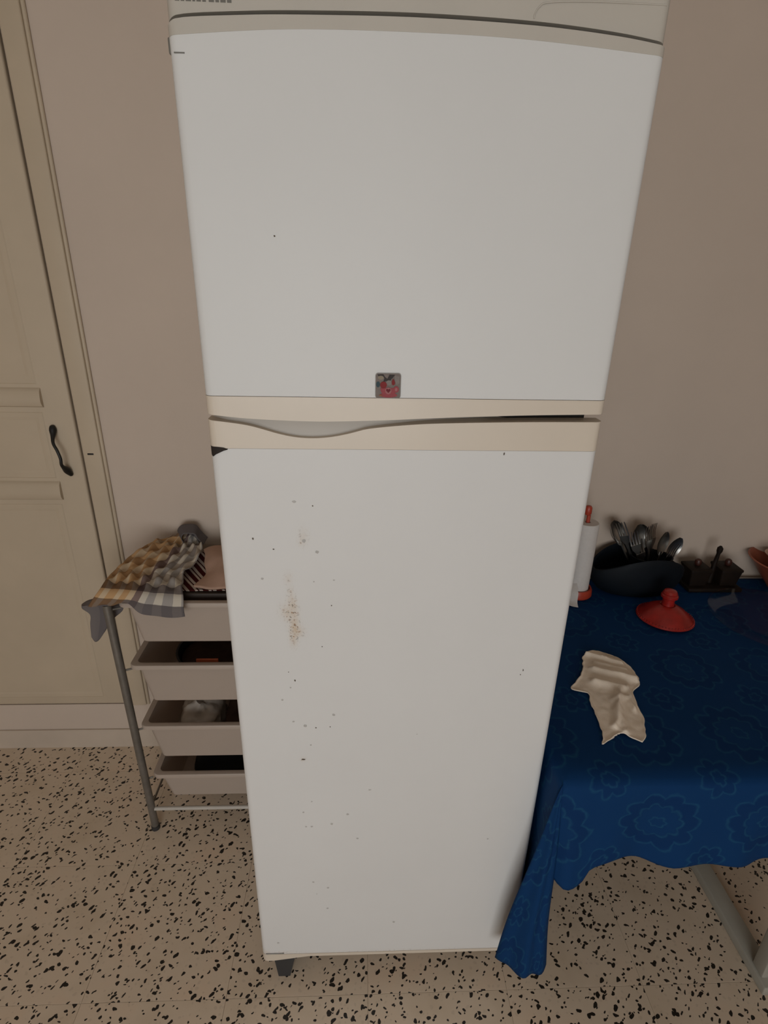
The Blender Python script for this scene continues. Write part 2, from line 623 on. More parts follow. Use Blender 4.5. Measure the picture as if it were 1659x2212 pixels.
# back wall with the recess of the built-in cupboard door (x -1.75 .. -0.868)
DX0, DX1, DZ0, DZ1 = -1.75, -0.868, 0.19, 2.16
wb = MB()
wb.box(X0, DX0, D, D + 0.15, -0.1, CH)
wb.box(DX1, X1, D, D + 0.15, -0.1, CH)
wb.box(DX0, DX1, D, D + 0.15, DZ1, CH)
wb.box(DX0, DX1, D, D + 0.15, -0.1, DZ0)
wb.box(DX0, DX1, D + 0.08, D + 0.15, DZ0, DZ1)
tag(wb.build('wall_back', WALL, smooth=0, fix=False), kind='structure')
wf = MB()
wf.box(X0, WIN['x0'], Y0 - 0.1, Y0, -0.1, CH)
wf.box(WIN['x1'], X1, Y0 - 0.1, Y0, -0.1, CH)
wf.box(WIN['x0'], WIN['x1'], Y0 - 0.1, Y0, -0.1, WIN['z0'])
wf.box(WIN['x0'], WIN['x1'], Y0 - 0.1, Y0, WIN['z1'], CH)
tag(wf.build('wall_front', WALL, smooth=0, fix=False), kind='structure')
w1 = empty('window_1', ((WIN['x0'] + WIN['x1']) / 2, Y0, WIN['z0']))
tag(w1, kind='structure')
fr = MB()
fr.box(WIN['x0'], WIN['x0'] + 0.05, Y0 - 0.06, Y0 + 0.01, WIN['z0'], WIN['z1'])
fr.box(WIN['x1'] - 0.05, WIN['x1'], Y0 - 0.06, Y0 + 0.01, WIN['z0'], WIN['z1'])
fr.box(WIN['x0'] + 0.05, WIN['x1'] - 0.05, Y0 - 0.06, Y0 + 0.01, WIN['z1'] - 0.05, WIN['z1'])
fr.box(WIN['x0'] + 0.05, WIN['x1'] - 0.05, Y0 - 0.06, Y0 + 0.01, WIN['z0'], WIN['z0'] + 0.05)
fr.build('window_frame', WHITEF, w1, smooth=0, fix=False)
MB().box(WIN['x0'] - 0.05, WIN['x1'] + 0.05, Y0, Y0 + 0.07, WIN['z0'] - 0.03, WIN['z0'], 0.004).build('window_sill', WHITEF, w1)

# plinth course and skirting along the foot of the back wall
pl = MB()
pl.prism([(X0 + 0.002, 0.0), (X1 - 0.002, 0.0), (X1 - 0.002, 0.080), (X0 + 0.002, 0.080)], D - 0.006, D - 0.001)
tag(pl.build('baseboard_back', PLINTH, smooth=0), kind='structure')

# built-in cupboard door
dr = empty('door_1', (-1.3, D, DZ0))
tag(dr, 'cream painted panelled cupboard door built into the wall beside the rack', None, kind='structure')
frm = MB()
fy0, fy1 = D - 0.014, D - 0.0005
frm.box(DX1 + 0.006, -0.812, fy0, fy1, DZ0 + 0.004, DZ1 + 0.06, 0.004)
frm.box(DX0 - 0.055, DX0 - 0.006, fy0, fy1, DZ0 + 0.004, DZ1 + 0.06, 0.004)
frm.box(DX0 - 0.006, DX1 + 0.006, fy0, fy1, DZ1 + 0.006, DZ1 + 0.06, 0.004)
frm.build('door_frame', DOORP, dr)
MB().tube([(-0.808, D - 0.004, DZ0 + 0.004), (-0.808, D - 0.004, DZ1 + 0.06)], 0.005, 10).build('frame_bead', DOORP, dr)
lx0, lx1, ly = DX0 + 0.004, DX1 - 0.005, D - 0.006
leaf = MB().box(lx0, lx1, ly, D + 0.03, DZ0 + 0.006, DZ1 - 0.004, 0.006).build('door_leaf', DOORP, dr)
px0, px1 = lx0 + 0.085, -0.950
for z0_, z1_ in ((1.292, DZ1 - 0.10), (1.022, 1.222), (DZ0 + 0.035, 0.948)):
    # raised and fielded panel: border step with sloping edges
    g = MB()
    L = []
    for inset, yy in ((0.0, ly + 0.002), (0.006, ly - 0.0018), (0.018, ly - 0.0018), (0.026, ly - 0.0006), (0.06, ly - 0.0016)):
        L.append([(px0 + inset, yy, z0_ + inset), (px1 - inset, yy, z0_ + inset), (px1 - inset, yy, z1_ - inset), (px0 + inset, yy, z1_ - inset)])
    g.loops(L, cap1=True)
    g.build('raised_panel', DOORP, dr, smooth=0)
for za, zb in ((1.232, 1.286), (0.958, 1.016)):
    g = MB()
    prof = [(0.0, za), (-0.008, za + 0.004), (-0.013, za + 0.014), (-0.013, za + 0.026), (-0.009, zb - 0.010), (-0.004, zb - 0.003), (0.0, zb)]
    g.loops([[(px0 - 0.004, ly + y_, z_) for y_, z_ in prof], [(px1 + 0.004, ly + y_, z_) for y_, z_ in prof]], close=False, cap0=True, cap1=True)
    g.build('moulding', DOORP, dr, smooth=30)
# wrought iron pull and key slot
hp = crom([(-0.933, ly - 0.004, 1.183), (-0.931, ly - 0.010, 1.165), (-0.926, ly - 0.030, 1.140), (-0.916, ly - 0.036, 1.118), (-0.911, ly - 0.037, 1.095), (-0.913, ly - 0.034, 1.075), (-0.913, ly - 0.014, 1.055), (-0.906, ly - 0.004, 1.035)], 6)
rad = []
for i in range(len(hp)):
    t_ = i / (len(hp) - 1)
    rad.append(0.0042 + 0.0055 * (math.exp(-((t_ - 0.11) / 0.09) ** 2) + math.exp(-((t_ - 0.87) / 0.09) ** 2)) - (0.002 if i in (0, len(hp) - 1) else 0))
tag(MB().tube(hp, rad, 12).build('pull_handle', IRON, dr), 'black wrought iron pull handle')
tag(MB().box(-0.849, -0.832, fy0 - 0.0015, fy0 + 0.002, 1.0985, 1.1035, 0.0012).build('key_slot', IRON, dr), 'small dark slot')

# ------------------------------------------------------------------ refrigerator
HW, RC, DEP = 0.300, 0.012, 0.058
fridge = empty('refrigerator', (0, 0.35, 0))
tag(fridge, 'tall white two-door refrigerator with cream handle strips and rust specks', 'refrigerator')


def xs_front(n=60):
    """x samples and y of the front skin with rounded vertical edges"""
    xs, ys = [], []
    for k in range(7):
        a = math.pi / 2 * k / 6
        xs.append(-HW + RC - RC * math.cos(a))
        ys.append(RC - RC * math.sin(a))
    for k in range(1, n):
        xs.append(-HW + RC + (2 * HW - 2 * RC) * k / n)
        ys.append(0.0)
    for k in range(7):
        a = math.pi / 2 * (1 - k / 6)
        xs.append(HW - RC + RC * math.cos(a))
        ys.append(RC - RC * math.sin(a))
    return xs, ys


def slab(zb, zt, dy=0.0, nz=1, n=60, dep=DEP, back=None):
    """door slab between curves zb(x), zt(x)"""
    xs, ys = xs_front(n)
    zbv = [zb(x) for x in xs]
    ztv = [zt(x) for x in xs]
    mb = MB()
    rows = [[(x, y + dy, b + (t - b) * k / nz) for x, y, b, t in zip(xs, ys, zbv, ztv)] for k in range(nz + 1)]
    mb.grid(rows)
    yb_ = dep if back is None else back
    bk = [[(x, yb_, b) for x, b in zip(xs, zbv)], [(x, yb_, t) for x, t in zip(xs, ztv)]]
    mb.grid([bk[1], bk[0]])
    mb.grid([bk[0], rows[0]])
    mb.grid([rows[-1], bk[1]])
    for s in (0, -1):
        side = [[r[s] for r in rows] + [bk[1][s], bk[0][s]]]
        k0 = len(mb.v)
        mb.v += side[0]
        mb.f.append(tuple(range(k0, k0 + len(side[0]))))
    return mb


T_CAPTOP = [(-0.300, 1.845), (-0.282, 1.851), (-0.223, 1.855), (-0.148, 1.858), (-0.007, 1.860), (0.133, 1.857), (0.236, 1.850), (0.300, 1.842)]
T_CAPBOT = [(-0.300, 1.834), (-0.161, 1.844), (-0.006, 1.846), (0.135, 1.843), (0.300, 1.832)]
T_UPBOT = [(-0.300, 1.386), (-0.263, 1.382), (-0.222, 1.379), (-0.14, 1.3765), (-0.056, 1.3785), (0.013, 1.382), (0.083, 1.3855), (0.189, 1.3895), (0.300, 1.392)]
T_LOTOP = [(-0.304, 1.3775), (-0.277, 1.3748), (-0.237, 1.369), (-0.196, 1.3575), (-0.168, 1.352), (-0.14, 1.3508), (-0.112, 1.3535), (-0.084, 1.3595), (-0.056, 1.3665), (0.014, 1.3735), (0.084, 1.3765), (0.19, 1.379), (0.30, 1.380)]


def sm(table):
    """smooth spline through a table"""
    xs = [a for a, _ in table]
    pts = crom([(a, b, 0) for a, b in table], 8)
    px = [p.x for p in pts]
    pz = [p.y for p in pts]
    return lambda x: float(np.interp(x, px, pz))


f_ct, f_cb, f_ub, f_lt = sm(T_CAPTOP), sm(T_CAPBOT), sm(T_UPBOT), sm(T_LOTOP)
Z1, Z3, ZB = 1.4125, 1.3338, 0.0925

# cabinet behind the doors
MB().box(-0.294, 0.294, 0.066, 0.690, 0.045, 1.862, 0.006).build('cabinet_body', ENAMEL, fridge)
gk = MB()
gk.box(-0.278, 0.278, 0.0585, 0.0655, 1.43, 1.82)
gk.box(-0.278, 0.278, 0.0585, 0.0655, 0.13, 1.345)
gk.box(-0.270, 0.285, 0.040, 0.0655, 1.3455, 1.40)
tag(gk.build('door_gasket', GASKET_SHADE, fridge, smooth=0, fix=False), 'dark door gasket seen through the gap')
# top control panel, slightly set back, cream
pan = slab(lambda x: f_ct(x) + 0.0065 - 0.001 * (x / 0.3) ** 2, lambda x: 1.955, dy=0.006, nz=4, dep=0.10)
panel = pan.build('control_panel', CREAM2, fridge)
MB().box(-0.288, 0.288, 0.070, 0.690, 1.8625, 1.953, 0.008).build('top_board', CREAM2, fridge)
arc = crom([(0.134, 0.0055, 1.8655), (0.1345, 0.0052, 1.870), (0.139, 0.0052, 1.8765), (0.150, 0.0052, 1.881), (0.20, 0.0052, 1.8835), (0.292, 0.006, 1.8835)], 6)
MB().tube(arc, 0.0009, 6).build('panel_ridge', CREAM2, panel)
# worn small print at the upper left of the panel
tx = MB()
xx = -0.288
for wdt in (0.005, 0.004, 0.006, 0.003, 0.005, 0.004, 0.0, 0.006, 0.004, 0.006, 0.005):
    if wdt:
        tx.box(xx, xx + wdt, 0.0054, 0.0062, 1.8685, 1.8705 + 0.002 * (wdt > 0.0045))
    xx += wdt + 0.0017
tag(tx.build('worn_print', INK, panel, smooth=0, fix=False), 'worn grey print')
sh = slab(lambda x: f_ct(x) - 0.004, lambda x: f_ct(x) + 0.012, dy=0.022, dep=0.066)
sh.build('gap_shade_slab', GASKET_SHADE, fridge)  # dark slab filling the gap above the door, its colour stands for shade

# freezer door
fz = slab(lambda x: Z1 + 0.0006, lambda x: f_cb(x), nz=1, n=60).build('freezer_door', ENAMEL, fridge)
slab(f_cb, f_ct, dy=-0.0006, dep=DEP - 0.001).build('top_cap', CREAM2, fz)
slab(f_ub, lambda x: Z1, dy=-0.0010, dep=0.040).build('bottom_cap', CREAM, fz)
tag(MB().box(-0.2935, -0.281, -0.0006, 0.0002, 1.8172, 1.8185).build('scratch', INK, fz, smooth=0), 'short dark scratch')
hg = MB().box(-0.3025, -0.297, 0.010, 0.030, 1.819, 1.836, 0.002).build('hinge_edge', INK, fridge)

# fridge compartment door (front skin finely divided to carry the rust mask)
fd_mb = slab(lambda x: ZB, lambda x: Z3 - 0.0006, nz=260, n=120)
fd = fd_mb.build('fridge_door', ENAMEL_RUST, fridge)
at = fd.data.attributes.new('rust', 'FLOAT', 'POINT')
blobs = [(-0.164, 1.185, 0.006, 0.012, 0.45), (-0.168, 1.175, 0.004, 0.005, 0.4), (-0.192, 1.108, 0.005, 0.009, 0.5), (-0.189, 1.083, 0.004, 0.010, 0.5), (-0.187, 1.060, 0.006, 0.012, 0.7),
         (-0.197, 1.040, 0.004, 0.014, 0.75), (-0.186, 1.038, 0.007, 0.018, 1.0), (-0.185, 1.008, 0.006, 0.016, 1.05), (-0.188, 0.985, 0.005, 0.014, 0.8), (-0.180, 1.005, 0.008, 0.008, 0.6),
         (-0.175, 0.998, 0.007, 0.007, 0.35), (-0.204, 1.044, 0.006, 0.012, 0.35), (-0.181, 0.705, 0.005, 0.004, 0.5), (-0.29, 0.100, 0.008, 0.006, 0.6), (-0.245, 0.097, 0.02, 0.004, 0.45), (0.0, 0.0935, 0.22, 0.003, 0.35)]
vals = []
for v in fd.data.vertices:
    s = 0.0
    if v.co.y < 0.004:
        for bx, bz, sx, sz, a in blobs:
            dx, dz = (v.co.x - bx) / sx, (v.co.z - bz) / sz
            q = dx * dx + dz * dz
            if q < 9:
                s += 0.78 * a * math.exp(-0.5 * q * 1.5)
    vals.append(min(s, 1.2))
at.data.foreach_set('value', vals)
cap = slab(lambda x: Z3, f_lt, dy=-0.0010, dep=0.030).build('handle_strip', CREAM, fd)
# grip recess behind the strip: a shell that curves away from the front towards the right
xs_ = [-0.2955 + 0.57 * k / 57 for k in range(58)]
P = []
for zz, oy in ((1.337, 0.0), (1.350, 0.001), (1.362, 0.003), (1.374, 0.006), (1.386, 0.010), (1.399, 0.012)):
    P.append([(x, 0.0075 + oy + 0.028 / (1 + math.exp(-(x - 0.05) / 0.045)) + 0.012 * math.exp(-((x + 0.2955) / 0.012) ** 2), zz) for x in xs_])
rc = MB().grid(P)
P2 = [[(x, y + 0.003, z) for x, y, z in r] for r in P]
rc.grid([r[::-1] for r in P2])
rc.build('grip_recess', RECESS, fd)
# bottom strip, hinge plate at left
slab(lambda x: ZB - (0.010 if x > -0.19 else 0.010 + 0.014 * min(1, (-0.19 - x) / 0.085)), lambda x: ZB - 0.0006, dy=-0.0006, dep=DEP - 0.001, n=90).build('bottom_cap', CREAM, fd)
tag(MB().box(-0.2905, -0.248, -0.0012, 0.0005, 0.0955, 0.0967).build('edge_crack', INK, fd, smooth=0), 'dark crack along the lower edge')
# broken corner under the handle strip
bx_, by_ = xs_front(60)
cx = [(x, y) for x, y in zip(bx_, by_) if x < -0.274] + [(-0.2725, 0.0)]
top = lambda x: 1.3362 - 0.0035 * max(0, (x + 0.286) / 0.0135) ** 2
bot = lambda x: float(np.interp(x, [-0.300, -0.296, -0.292, -0.282, -0.2775, -0.2725], [1.3225, 1.3195, 1.3235, 1.3285, 1.3305, 1.3318]))
ck = MB().grid([[(x, y - 0.0016, top(x)) for x, y in cx], [(x, y - 0.0016, bot(x)) for x, y in cx]])
tag(ck.build('broken_corner', CHIP, fd, smooth=40), 'dark broken corner where the paint and plastic are missing')
# small paint chips and dents
rng = random.Random(11)


def blob_outline(cx_, cz_, rx, rz, n=10):
    return [(cx_ + rx * math.cos(2 * math.pi * k / n) * rng.uniform(0.7, 1.2), cz_ + rz * math.sin(2 * math.pi * k / n) * rng.uniform(0.7, 1.2)) for k in range(n)]


CHIPD = mat('chip_dark', (0.10, 0.075, 0.055), 0.7, var=0.3, nscale=300)
CHIPG = mat('chip_grey', (0.46, 0.44, 0.42), 0.6, var=0.1, nscale=200)
chips_dark = [(-0.2455, 1.182, .0016, .002), (-0.147, 1.240, .0012, .0012), (-0.213, 1.163, .0016, .0012), (-0.120, 1.055, .0011, .0013), (-0.181, 0.7045, .004, .002), (0.152, 1.3285, .0012, .0022),
              (-0.200, 0.915, .0010, .001), (-0.189, 0.896, .0016, .002), (-0.154, 0.784, .0014, .0012), (-0.127, 0.786, .001, .0012), (-0.138, 0.970, .001, .001), (-0.186, 1.625, .0012, .0012), (0.230, 0.915, .001, .003), (0.226, 0.905, .0008, .0015)]
# the enamelled doors carry their chips as one part each, too small to pick apart
d1, d2 = MB(), MB()
for cx_, cz_, rx, rz in chips_dark:
    d1.prism(blob_outline(cx_, cz_, rx, rz), -0.0004, 0.0002)
chips_grey = [(-0.176, 1.247), (-0.163, 1.178), (-0.235, 1.108), (-0.142, 1.158), (-0.149, 1.102), (-0.115, 1.105), (-0.198, 0.880), (-0.214, 0.852), (-0.196, 0.800), (-0.174, 0.789), (-0.165, 0.741), (-0.168, 0.590), (-0.186, 0.560),
              (-0.182, 0.518), (-0.170, 0.518), (-0.128, 0.525), (-0.095, 0.552), (-0.172, 0.345), (-0.140, 0.325), (-0.165, 0.305), (-0.142, 0.255), (-0.075, 0.480), (0.040, 0.765), (0.205, 0.470), (-0.12, 0.815), (-0.26, 0.135), (0.01, 0.20), (-0.05, 0.62)]
for cx_, cz_ in chips_grey:
    s_ = rng.uniform(0.0012, 0.0034)
    d2.prism(blob_outline(cx_, cz_, s_, s_ * rng.uniform(0.6, 1.1)), -0.0003, 0.0002)
tag(d1.build('paint_chips', CHIPD, fd, smooth=0, fix=False), 'dark paint chips', kind='stuff')
tag(d2.build('paint_dents', CHIPG, fd, smooth=0, fix=False), 'faint grey dents', kind='stuff')
# feet
for sx in (-1, 1):
    ft = MB()
    x0_, x1_ = (-0.276, -0.222) if sx < 0 else (0.222, 0.276)
    yo = 0.0 if sx < 0 else 0.085
    zt_ = 0.076 if sx < 0 else 0.044
    A = [(x0_, 0.008 + yo, zt_), (x1_, 0.008 + yo, zt_), (x1_, 0.064 + yo, zt_), (x0_, 0.064 + yo, zt_)]
    B = [(x0_ + 0.010, 0.003 + yo, 0.0), (x1_ - 0.016, 0.003 + yo, 0.0), (x1_ - 0.010, 0.05 + yo, 0.0), (x0_ + 0.008, 0.05 + yo, 0.0)]
    ft.loops([B, A], cap0=True, cap1=True)
    f_ = ft.build('foot', FOOT, fridge, smooth=0)
    ad = MB()
    ad.tube([(x0_ + 0.027, 0.60, 0.0), (x0_ + 0.027, 0.60, 0.05)], 0.018, 14)
    ad.build('rear_foot', FOOT, fridge)
# kick plate under cabinet
MB().box(-0.285, 0.285, 0.075, 0.082, 0.02, 0.0445).build('kick_plate', FOOT, fridge, smooth=0)

# ------------------------------------------------------------------ fridge magnet
mg = empty('fridge_magnet', (-0.031, -0.0010, 1.413))
tag(mg, 'small square magnet picturing a pink cup with a heart, on the freezer door', 'magnet')


def rrect(x0, x1, z0, z1, r, n=5):
    out = []
    for cx_, cz_, a0 in ((x1 - r, z1 - r, 0), (x0 + r, z1 - r, 90), (x0 + r, z0 + r, 180), (x1 - r, z0 + r, 270)):
        for k in range(n):
            a = math.radians(a0 + 90 * k / (n - 1))
            out.append((cx_ + r * math.cos(a), cz_ + r * math.sin(a)))
    return out


MX, MZ = -0.0495, 0.0
mx0, mx1, mz0, mz1 = -0.0490, -0.0130, 1.4126, 1.4485
MCOL = dict(edge=(0.55, 0.52, 0.48), bg=(0.30, 0.24, 0.21), dark=(0.05, 0.035, 0.03), rose=(0.34, 0.015, 0.015), pink=(0.50, 0.085, 0.10), lpink=(0.58, 0.22, 0.22), heart=(0.22, 0.008, 0.016), teal=(0.05, 0.10, 0.12), cream=(0.42, 0.34, 0.24), grey=(0.36, 0.31, 0.28), orange=(0.45, 0.16, 0.06))
MM = {k: mat('magnet_' + k, tuple(c * 0.6 for c in v), 0.5, spec=0.2, var=0.08, nscale=250) for k, v in MCOL.items()}
MB().prism(rrect(mx0 - 0.0008, mx1 + 0.0008, mz0, mz1 + 0.0008, 0.004), -0.0022, -0.0002).build('backing', MM['edge'], mg, smooth=0)
MB().prism(rrect(mx0, mx1, mz0 + 0.0004, mz1, 0.0034), -0.0028, -0.0021).build('picture', MM['bg'], mg, smooth=0)


def mp(u, v):
    return (mx0 + u * (mx1 - mx0), mz0 + v * (mz1 - mz0))


def ell(u, v, ru, rv, n=16, a0=0, a1=360):
    return [mp(u + ru * math.cos(math.radians(a0 + (a1 - a0) * k / n)), v + rv * math.sin(math.radians(a0 + (a1 - a0) * k / n))) for k in range(n + (a1 - a0 < 360))]


lay = [0]


def mpart(name, key, outline):
    lay[0] += 1
    y = -0.0028 - 0.00012 * lay[0]
    MB().prism(outline, y, y + 0.0008).build(name, MM[key], mg, smooth=0)


mpart('dark_top', 'dark', [mp(.05, .97), mp(.30, .98), mp(.36, .88), mp(.46, .80), mp(.55, .97), mp(.78, .96), mp(.70, .86), mp(.62, .78), mp(.58, .70), mp(.42, .70), mp(.30, .68), mp(.34, .82), mp(.26, .9), mp(.1, .9)])
mpart('cream_patch', 'cream', ell(.20, .84, .12, .08))
mpart('pale_patch', 'grey', [mp(.78, .93), mp(.95, .9), mp(.95, .6), mp(.84, .55), mp(.76, .75)])
mpart('teal_patch', 'teal', ell(.09, .57, .08, .12))
mpart('grey_patch', 'grey', ell(.53, .64, .12, .10))
mpart('saucer', 'pink', ell(.52, .14, .36, .10))
mpart('cup', 'pink', [mp(.18, .42), mp(.88, .44), mp(.84, .28), mp(.74, .16), mp(.62, .10), mp(.44, .10), mp(.30, .16), mp(.21, .28)])
mpart('cup_handle', 'pink', ell(.83, .38, .115, .13))
mpart('handle_hole', 'lpink', ell(.83, .37, .05, .07))
mpart('rose', 'rose', ell(.31, .55, .14, .14))
mpart('bud', 'rose', [mp(.69, .80), mp(.74, .76), mp(.78, .66), mp(.77, .58), mp(.71, .54), mp(.65, .58), mp(.64, .68)])
mpart('spoon', 'orange', ell(.20, .13, .07, .03))
mpart('heart_field', 'lpink', ell(.51, .32, .13, .14))
hrt = []
for k in range(24):
    a = 2 * math.pi * k / 24
    hx_ = 16 * math.sin(a) ** 3
    hz_ = 13 * math.cos(a) - 5 * math.cos(2 * a) - 2 * math.cos(3 * a) - math.cos(4 * a)
    hrt.append(mp(.51 + hx_ / 16 * .095, .33 + hz_ / 16 * .10))
mpart('heart', 'heart', hrt)

# ------------------------------------------------------------------ storage rack at left
RX0, RX1, RY0, RY1 = -0.703, -0.332, 0.412, 0.715
rack = empty('storage_rack', (-0.515, 0.56, 0))
tag(rack, 'grey tubular metal rack holding four white plastic baskets beside the refrigerator', 'rack')
for k, (x, y) in enumerate(((RX0, RY0), (RX1, RY0), (RX0, RY1), (RX1, RY1))):
    lean = -0.010 if x < -0.5 else 0.0
    h = 0.802 if y < 0.5 else 0.800
    p = MB().tube([(x - lean * 0.5, y, 0.004), (x + lean, y, h)], 0.0108, 16).build('post', STEEL, rack)
    MB().tube([(x - lean * 0.5, y, 0.0), (x - lean * 0.5, y, 0.014)], 0.0125, 14).build('post_tip', FOOT, p)
for a, b in (((RX0, RY0, .083), (RX1, RY0, .083)), ((RX0, RY1, .083), (RX1, RY1, .083))):
    MB().tube([a, b], 0.006, 10).build('rod', RODW, rack)
for x in (RX0, RX1):
    MB().tube([(x, RY0, .083), (x, RY1, .083)], 0.0035, 8).build('rod', STEEL, rack)
for zr in (0.796, 0.604, 0.396, 0.209):
    for x in (RX0, RX1):
        xo = -0.005 if x < -0.5 else 0.0
        MB().tube([(x + xo, RY0 + 0.004, zr - 0.012), (x + (0.02 if x < -0.5 else -0.02), RY0 + 0.012, zr - 0.010)], 0.003, 8).build('hook', STEEL, rack)


def rloop(cx_, cy_, hx, hy, r, z, n=6):
    out = []
    for sx, sy, a0 in ((1, 1, 0), (-1, 1, 90), (-1, -1, 180), (1, -1, 270)):
        for k in range(n):
            a = math.radians(a0 + 90 * k / (n - 1))
            out.append((cx_ + sx * (hx - r) + r * math.cos(a), cy_ + sy * (hy - r) + r * math.sin(a), z))
    return out


BCX, BCY = -0.520, 0.560
B_INFO = [(0.806, 0.672, 'top white plastic basket of the rack, under the checked towel', 0.0),
          (0.612, 0.474, 'second white plastic basket from the top, holding a black pan', 0.0),
          (0.404, 0.268, 'third white plastic basket from the top, holding a crumpled white bag', -0.001),
          (0.220, 0.112, 'lowest white plastic basket of the rack, holding a black bag', 0.008)]
for zt_, zb_, lab, sx in B_INFO:
    k = empty('plastic_basket', (BCX + sx, BCY, zb_))
    tag(k, lab, 'basket', 'white baskets of the rack')
    cx_ = BCX + sx
    HX, HY = 0.164, 0.145
    b = MB()
    b.loops([rloop(cx_, BCY, 0.020, 0.020, 0.01, zb_), rloop(cx_, BCY, 0.126, 0.124, 0.014, zb_), rloop(cx_, BCY, 0.131, 0.129, 0.016, zb_ + 0.005), rloop(cx_, BCY, HX - 0.010, HY - 0.009, 0.016, zt_ - 0.006),
             rloop(cx_, BCY, HX - 0.013, HY - 0.012, 0.014, zt_ - 0.006), rloop(cx_, BCY, 0.128, 0.126, 0.014, zb_ + 0.008), rloop(cx_, BCY, 0.123, 0.121, 0.012, zb_ + 0.003), rloop(cx_, BCY, 0.020, 0.020, 0.01, zb_ + 0.003)])
    b.f.append(tuple(range(24))[::-1])
    n0 = len(b.v) - 24
    b.f.append(tuple(range(n0, n0 + 24)))
    b.build('tub', BASKET, k)
    rm = MB()
    rm.loops([rloop(cx_, BCY, HX - 0.013, HY - 0.012, 0.014, zt_ - 0.007), rloop(cx_, BCY, HX - 0.012, HY - 0.011, 0.015, zt_ - 0.001), rloop(cx_, BCY, HX - 0.008, HY - 0.007, 0.017, zt_), rloop(cx_, BCY, HX + 0.003, HY + 0.003, 0.020, zt_ - 0.001), rloop(cx_, BCY, HX + 0.005, HY + 0.005, 0.022, zt_ - 0.004),
              rloop(cx_, BCY, HX + 0.005, HY + 0.005, 0.022, zt_ - 0.013), rloop(cx_, BCY, HX + 0.003, HY + 0.003, 0.020, zt_ - 0.013), rloop(cx_, BCY, HX + 0.002, HY + 0.002, 0.019, zt_ - 0.005), rloop(cx_, BCY, HX - 0.010, HY - 0.009, 0.016, zt_ - 0.007), rloop(cx_, BCY, HX - 0.013, HY - 0.012, 0.014, zt_ - 0.007)])
    rm.build('rim', BASKET, k)


def lump(name, c, s, material, label, cat, seed=0, boxy=3.0, amp=0.12, freq=9.0, flat=None, parent=None):
    """crumpled soft body: superellipsoid displaced by noise"""
    mb = MB()
    nu, nv = 44, 26
    P_ = []
    for i in range(nv + 1):
        ph = -math.pi / 2 + math.pi * i / nv
        row = []
        for j in range(nu):
            th = 2 * math.pi * j / nu
            d = Vector((math.cos(ph) * math.cos(th), math.cos(ph) * math.sin(th), math.sin(ph)))
            k = (abs(d.x) ** boxy + abs(d.y) ** boxy + abs(d.z) ** boxy) ** (-1 / boxy)
            q = d * k
            w = noise.fractal(Vector((q.x * s[0], q.y * s[1], q.z * s[2])) * freq * 2.2 + Vector((seed, seed * 2, 0)), 0.9, 2.0, 4)
            rdg = 1 - abs(noise.noise(Vector((q.x * s[0], q.y * s[1], q.z * s[2])) * freq + Vector((seed * 3.1, 0, 5)))) * 2
            q = q * (1 + amp * w * 0.6 + amp * 0.5 * (rdg - 0.7))
            p_ = Vector((c[0] + q.x * s[0], c[1] + q.y * s[1], c[2] + q.z * s[2]))
            if flat is not None:
                p_.z = max(p_.z, flat)
            row.append(p_)
        row.append(row[0])
        P_.append(row)
    mb.grid(P_)
    return tag(mb.build(name, material, smooth=60), label, cat)


# things in the baskets
bx = MB().box(-0.600, -0.405, 0.448, 0.640, 0.6765, 0.812, 0.004).build('storage_box', BROWNBOX)
tag(bx, 'dark brown box inside the top basket, under the striped cloth', 'box')
net = [[(-0.600, 0.640, 0.836), (-0.54, 0.645, 0.834), (-0.48, 0.645, 0.842), (-0.43, 0.645, 0.846), (-0.385, 0.640, 0.840)],
       [(-0.605, 0.575, 0.822), (-0.545, 0.575, 0.822), (-0.48, 0.575, 0.826), (-0.43, 0.575, 0.836), (-0.385, 0.575, 0.835)],
       [(-0.600, 0.515, 0.817), (-0.540, 0.515, 0.818), (-0.48, 0.510, 0.818), (-0.43, 0.515, 0.820), (-0.385, 0.512, 0.820)],
       [(-0.590, 0.460, 0.816), (-0.535, 0.456, 0.816), (-0.48, 0.455, 0.817), (-0.43, 0.455, 0.818), (-0.385, 0.455, 0.818)]]
P = patch(net, 8, 8)
for r_ in P:
    for p in r_:
        p.z += 0.0045 * max(0, noise.noise(Vector((p.x * 26, p.y * 22, 3))))
tag(cloth_obj('striped_cloth', P, STRIPES, 0.002, uvf=lambda v, u, p: ((p.x + p.y * 0.75) * 2.6, p.y)), 'maroon and white striped cloth lying in the top basket', 'cloth')
net = [[(-0.520, 0.630, 0.846), (-0.495, 0.632, 0.856), (-0.468, 0.630, 0.856), (-0.44, 0.625, 0.850), (-0.41, 0.620, 0.846)],
       [(-0.505, 0.595, 0.846), (-0.482, 0.595, 0.858), (-0.455, 0.595, 0.862), (-0.425, 0.595, 0.858), (-0.39, 0.595, 0.850)],
       [(-0.498, 0.560, 0.838), (-0.470, 0.550, 0.856), (-0.445, 0.550, 0.864), (-0.415, 0.550, 0.860), (-0.385, 0.55, 0.848)],
       [(-0.485, 0.515, 0.829), (-0.460, 0.505, 0.842), (-0.440, 0.500, 0.850), (-0.410, 0.500, 0.848), (-0.380, 0.50, 0.838)],
       [(-0.505, 0.458, 0.825), (-0.470, 0.445, 0.826), (-0.440, 0.440, 0.829), (-0.405, 0.442, 0.831), (-0.375, 0.45, 0.828)]]
P = patch(net, 8, 8)
for r_ in P:
    for p in r_:
        p.z += 0.004 * noise.noise(Vector((p.x * 30, p.y * 18, 1)))
tag(cloth_obj('oven_cloth', P, PINKF, 0.006, off=-1.0), 'crumpled pinkish beige cloth lying on the striped cloth', 'cloth')

